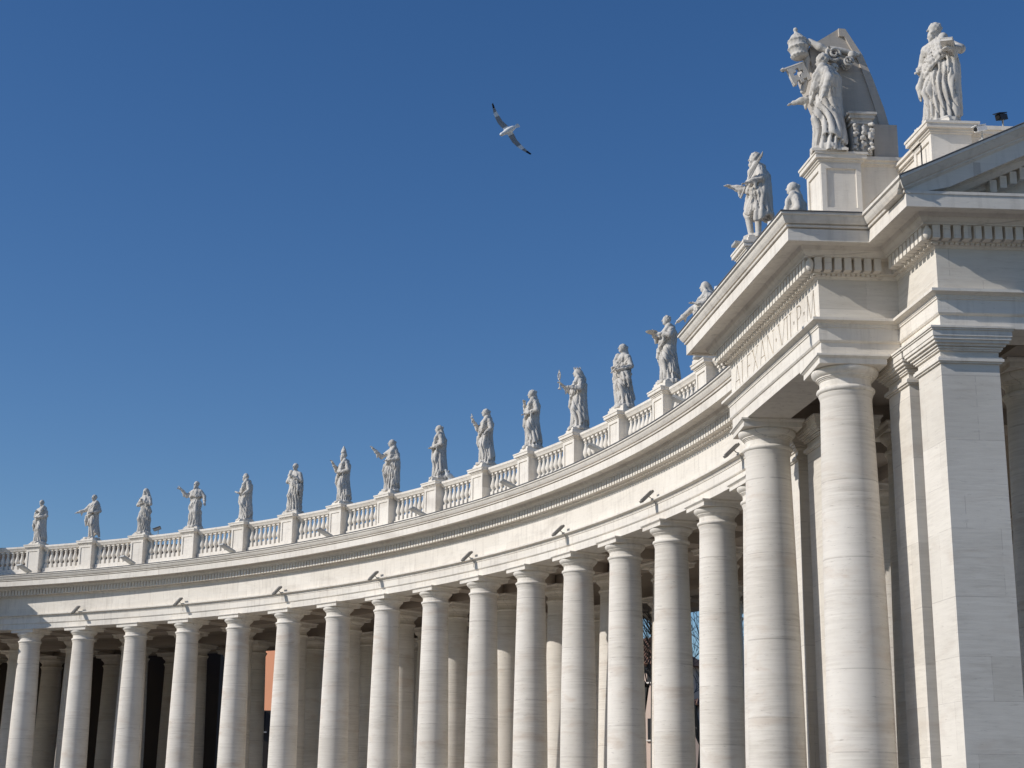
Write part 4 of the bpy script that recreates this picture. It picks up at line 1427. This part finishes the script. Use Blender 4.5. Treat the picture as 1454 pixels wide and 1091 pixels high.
for sx in (-1, 1):
    m = MB()
    st_ = [(0.04, 0.10, -0.10, 0.03, 0), (0.12, 0.11, -0.085, 0.04, 1), (0.3, 0.12, -0.05, 0.05, 1), (0.46, 0.09, -0.06, 0.04, 0), (0.58, 0.045, -0.07, 0.03, 1), (0.68, -0.01, -0.085, 0.015, 2), (0.80, -0.095, -0.115, 0.0, 2)]
    vs = []
    for x, y0, y1, z, s_ in st_:
        vs += [(sx * x, y0, z), (sx * x, (y0 + y1) / 2 + 0.02, z + 0.022), (sx * x, y1, z - 0.004), (sx * x, (y0 + y1) / 2, z - 0.004)]
    for i in range(len(st_) - 1):
        m.slot = {0: 0, 1: 1, 2: 2}[st_[i][4]] if st_[i][4] != 1 else 1
        fs = [(i * 4 + j, i * 4 + (j + 1) % 4, (i + 1) * 4 + (j + 1) % 4, (i + 1) * 4 + j) for j in range(4)]
        if i == 0: m.add(vs, fs)
        else:
            m.f.extend(fs); m.mi.extend([m.slot] * 4)
    m.build("wing", [M_WHITEF, M_GREYF, M_BLACKF], gull, 60)

# ------------------------------------------------------------------ lantern between the columns
def lantern(loc, z_top, label):
    root = empty("lantern", loc, label=label, cat="lantern")
    z0 = loc[2]
    m = MB(); m.tube([(0, 0, 3.2), (0, 0, z_top - z0)], 0.06); m.build("rod", M_BLACK, root)
    m = MB()
    for i in range(3):
        a = i * 2.094
        m.tube([(0, 0, 3.25), (0.45 * math.cos(a), 0.45 * math.sin(a), 0.9)], 0.03, 6)
    m.lathe([(0.02, 3.4), (0.2, 3.32), (0.24, 3.2), (0.05, 3.15)], 12)
    m.build("chain", M_BLACK, root)
    m = MB()
    m.lathe([(0.04, -1.3), (0.14, -1.2), (0.1, -1.05), (0.2, -0.95), (0.28, -0.9), (0.3, -0.8)], 8)
    for i in range(8):
        a = i * math.pi / 4
        m.tube([(0.28 * math.cos(a), 0.28 * math.sin(a), -0.8), (0.52 * math.cos(a), 0.52 * math.sin(a), 0.7)], 0.04, 6)
        m.tube([(0.52 * math.cos(a), 0.52 * math.sin(a), 0.65), (0.62 * math.cos(a), 0.62 * math.sin(a), 0.95)], [0.05, 0.01], 6)
    m.lathe([(0.5, 0.65), (0.56, 0.7), (0.5, 0.78), (0.36, 0.95), (0.1, 1.15), (0.03, 1.2)], 8)
    m.build("frame", M_BLACK, root)
    m = MB(); m.lathe([(0.26, -0.8), (0.48, 0.66)], 8); m.build("glazing", M_GLASS, root)
    return root


lantern((44.6, 57.7, 5.25), 11.7, "black iron lantern hanging by chains between the sixth and seventh columns")

# ------------------------------------------------------------------ beyond the colonnade
def by_az(az, dist, z=0.0):
    return Vector((CAM[0] + dist * math.sin(R(az)), CAM[1] + dist * math.cos(R(az)), z))


def house(name, az0, az1, dist, h, mat, label, roof=None, depth=14, floors=3, cols=4):
    d0, d1 = dist if isinstance(dist, tuple) else (dist, dist)
    p, q = (by_az(az0, d0), by_az(az1, d1)) if dist else (Vector((*az0.xy, 0)), Vector((*az1.xy, 0)))
    d = (q - p).normalized()
    n = Vector((-d.y, d.x, 0))
    if n.dot(p - Vector((CAM[0], CAM[1], 0))) < 0: n = -n
    L_ = (q - p).length
    root = empty(name, p.lerp(q, 0.5) + Vector((0, 0, GZ)), label=label, cat="building")
    def w(x, y, z): return p + d * x + n * y + Vector((0, 0, z)) - root.location
    m = MB()
    m.prism([(v.x, v.y) for v in (w(0, 0, 0), w(L_, 0, 0), w(L_, depth, 0), w(0, depth, 0))], 0, h - GZ)
    m.build("wall", mat, root)
    for i in range(floors):
        for j in range(cols):
            x = L_ * (j + 0.5) / cols
            z = (h - GZ) * (i + 0.35) / floors
            wm = MB()
            wm.box(w(x, -0.02, 0) + Vector((0, 0, z + 0.9 + root.location.z - root.location.z)), (1.0, 0.1, 1.8), (d, n, UPV))
            fr = wm.build("window", M_BLACK, root)
            sm = MB(); sm.box(w(x, -0.1, 0) + Vector((0, 0, z - 0.05)), (1.3, 0.3, 0.12), (d, n, UPV)); sm.build("sill", M_TRAV, fr)
    if roof:
        m = MB()
        e = 0.7
        H = h - GZ
        a_, b_, c_, d_ = w(-e, -e, H), w(L_ + e, -e, H), w(L_ + e, depth + e, H), w(-e, depth + e, H)
        for v in (a_, b_, c_, d_): v.z = H
        r1, r2 = w(depth / 2, depth / 2, 0), w(L_ - depth / 2, depth / 2, 0)
        if L_ < depth: r1, r2 = w(L_ * 0.4, depth / 2, 0), w(L_ * 0.6, depth / 2, 0)
        r1.z = r2.z = H + roof
        m.add([a_, b_, c_, d_, r1, r2], [(0, 1, 5, 4), (1, 2, 5), (2, 3, 4, 5), (3, 0, 4), (3, 2, 1, 0)])
        # tile rolls up the slope facing us
        for i in range(int(L_ / 0.35)):
            x = (i + 0.5) * 0.35
            s_ = w(x, -e, 0); s_.z = H + 0.05
            t_ = w(min(max(x, L_ * 0.42), L_ * 0.58) if L_ < depth else min(max(x, depth / 2), L_ - depth / 2), depth / 2, 0); t_.z = H + roof + 0.05
            m.tube([s_, t_], 0.09, 5)
        m.build("roof", M_TILE, root)
    return root


house("apartment_house", -32.6, -31.1, (190, 183.5), 24, M_OCHRE, "tall orange plastered house glimpsed between the fifth and sixth columns", None, 20, 6, 2)
house("outbuilding", -32.6, -30.6, 150, 9.3, M_BROWN, "low dark building in front of the orange house", None, 8, 2, 2)
house("tiled_house", -19.9, -17.75, (142, 138), 12.9, M_PINK, "plastered house with a brown tiled roof glimpsed between the near columns", 2.6, 5, 3, 2)
house("low_house", -17.3, -15.9, 128, 8.7, M_PINK, "low pinkish house below the bare tree behind the colonnade", 0.8, 10, 2, 2)
house("added_light_block", at(1.05, 88.2), at(3.6, 88.3), None, 14, M_BROWN, "long dark block added behind the middle of the colonnade to keep skylight out", None, 3, 0, 0)  # added mass, keeps ambient light from reaching the aisles from behind
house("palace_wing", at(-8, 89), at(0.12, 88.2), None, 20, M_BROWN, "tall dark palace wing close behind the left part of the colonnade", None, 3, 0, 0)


def bare_tree(az, dist, h, label, seed):
    rng = random.Random(seed)
    base = by_az(az, dist, GZ)
    root = empty("bare_tree", base, label=label, cat="tree")
    tr, cr = MB(), MB()
    def grow(p, d, ln, r, lvl):
        q = p + d * ln
        mid = p.lerp(q, 0.5) + Vector((rng.uniform(-1, 1), rng.uniform(-1, 1), 0)) * ln * 0.06
        (tr if lvl < 2 else cr).tube([p, mid, q], [r, r * 0.85, r * 0.7], 6 if lvl < 2 else 4)
        if lvl >= 6: return
        for _ in range(3 if lvl > 0 else 4):
            nd = (d + Vector((rng.uniform(-1, 1), rng.uniform(-1, 1), rng.uniform(-0.25, 0.7))) * 0.62).normalized()
            grow(q if rng.random() < 0.6 else mid, nd, ln * rng.uniform(0.62, 0.8), r * 0.6, lvl + 1)
    grow(Vector((0, 0, 0)), Vector((0, 0, 1)), h * 0.3, 0.22, 0)
    tr.build("trunk", M_BARK, root, 60)
    cr.build("crown", M_BARK, root)
    return root


bare_tree(-16.6, 92, 19, "bare winter tree with fine twigs seen between the last colonnade columns", 4)

# ------------------------------------------------------------------ ground
m = MB()
m.add([(-3000, -3000, GZ), (3000, -3000, GZ), (3000, 3000, GZ), (-3000, 3000, GZ)], [(0, 1, 2, 3)])
m.build("ground", M_GROUND, None, kind="structure")
m = MB()
a = arc(KL, KR)
m.sweep([(0, 0)] * len(a), [(v.x, v.y) for v in a], [(66.2, GZ), (66.2, GZ + 0.004), (84.6, GZ + 0.004), (84.6, GZ)])
m.build("pavement", M_PIER, None, kind="structure")
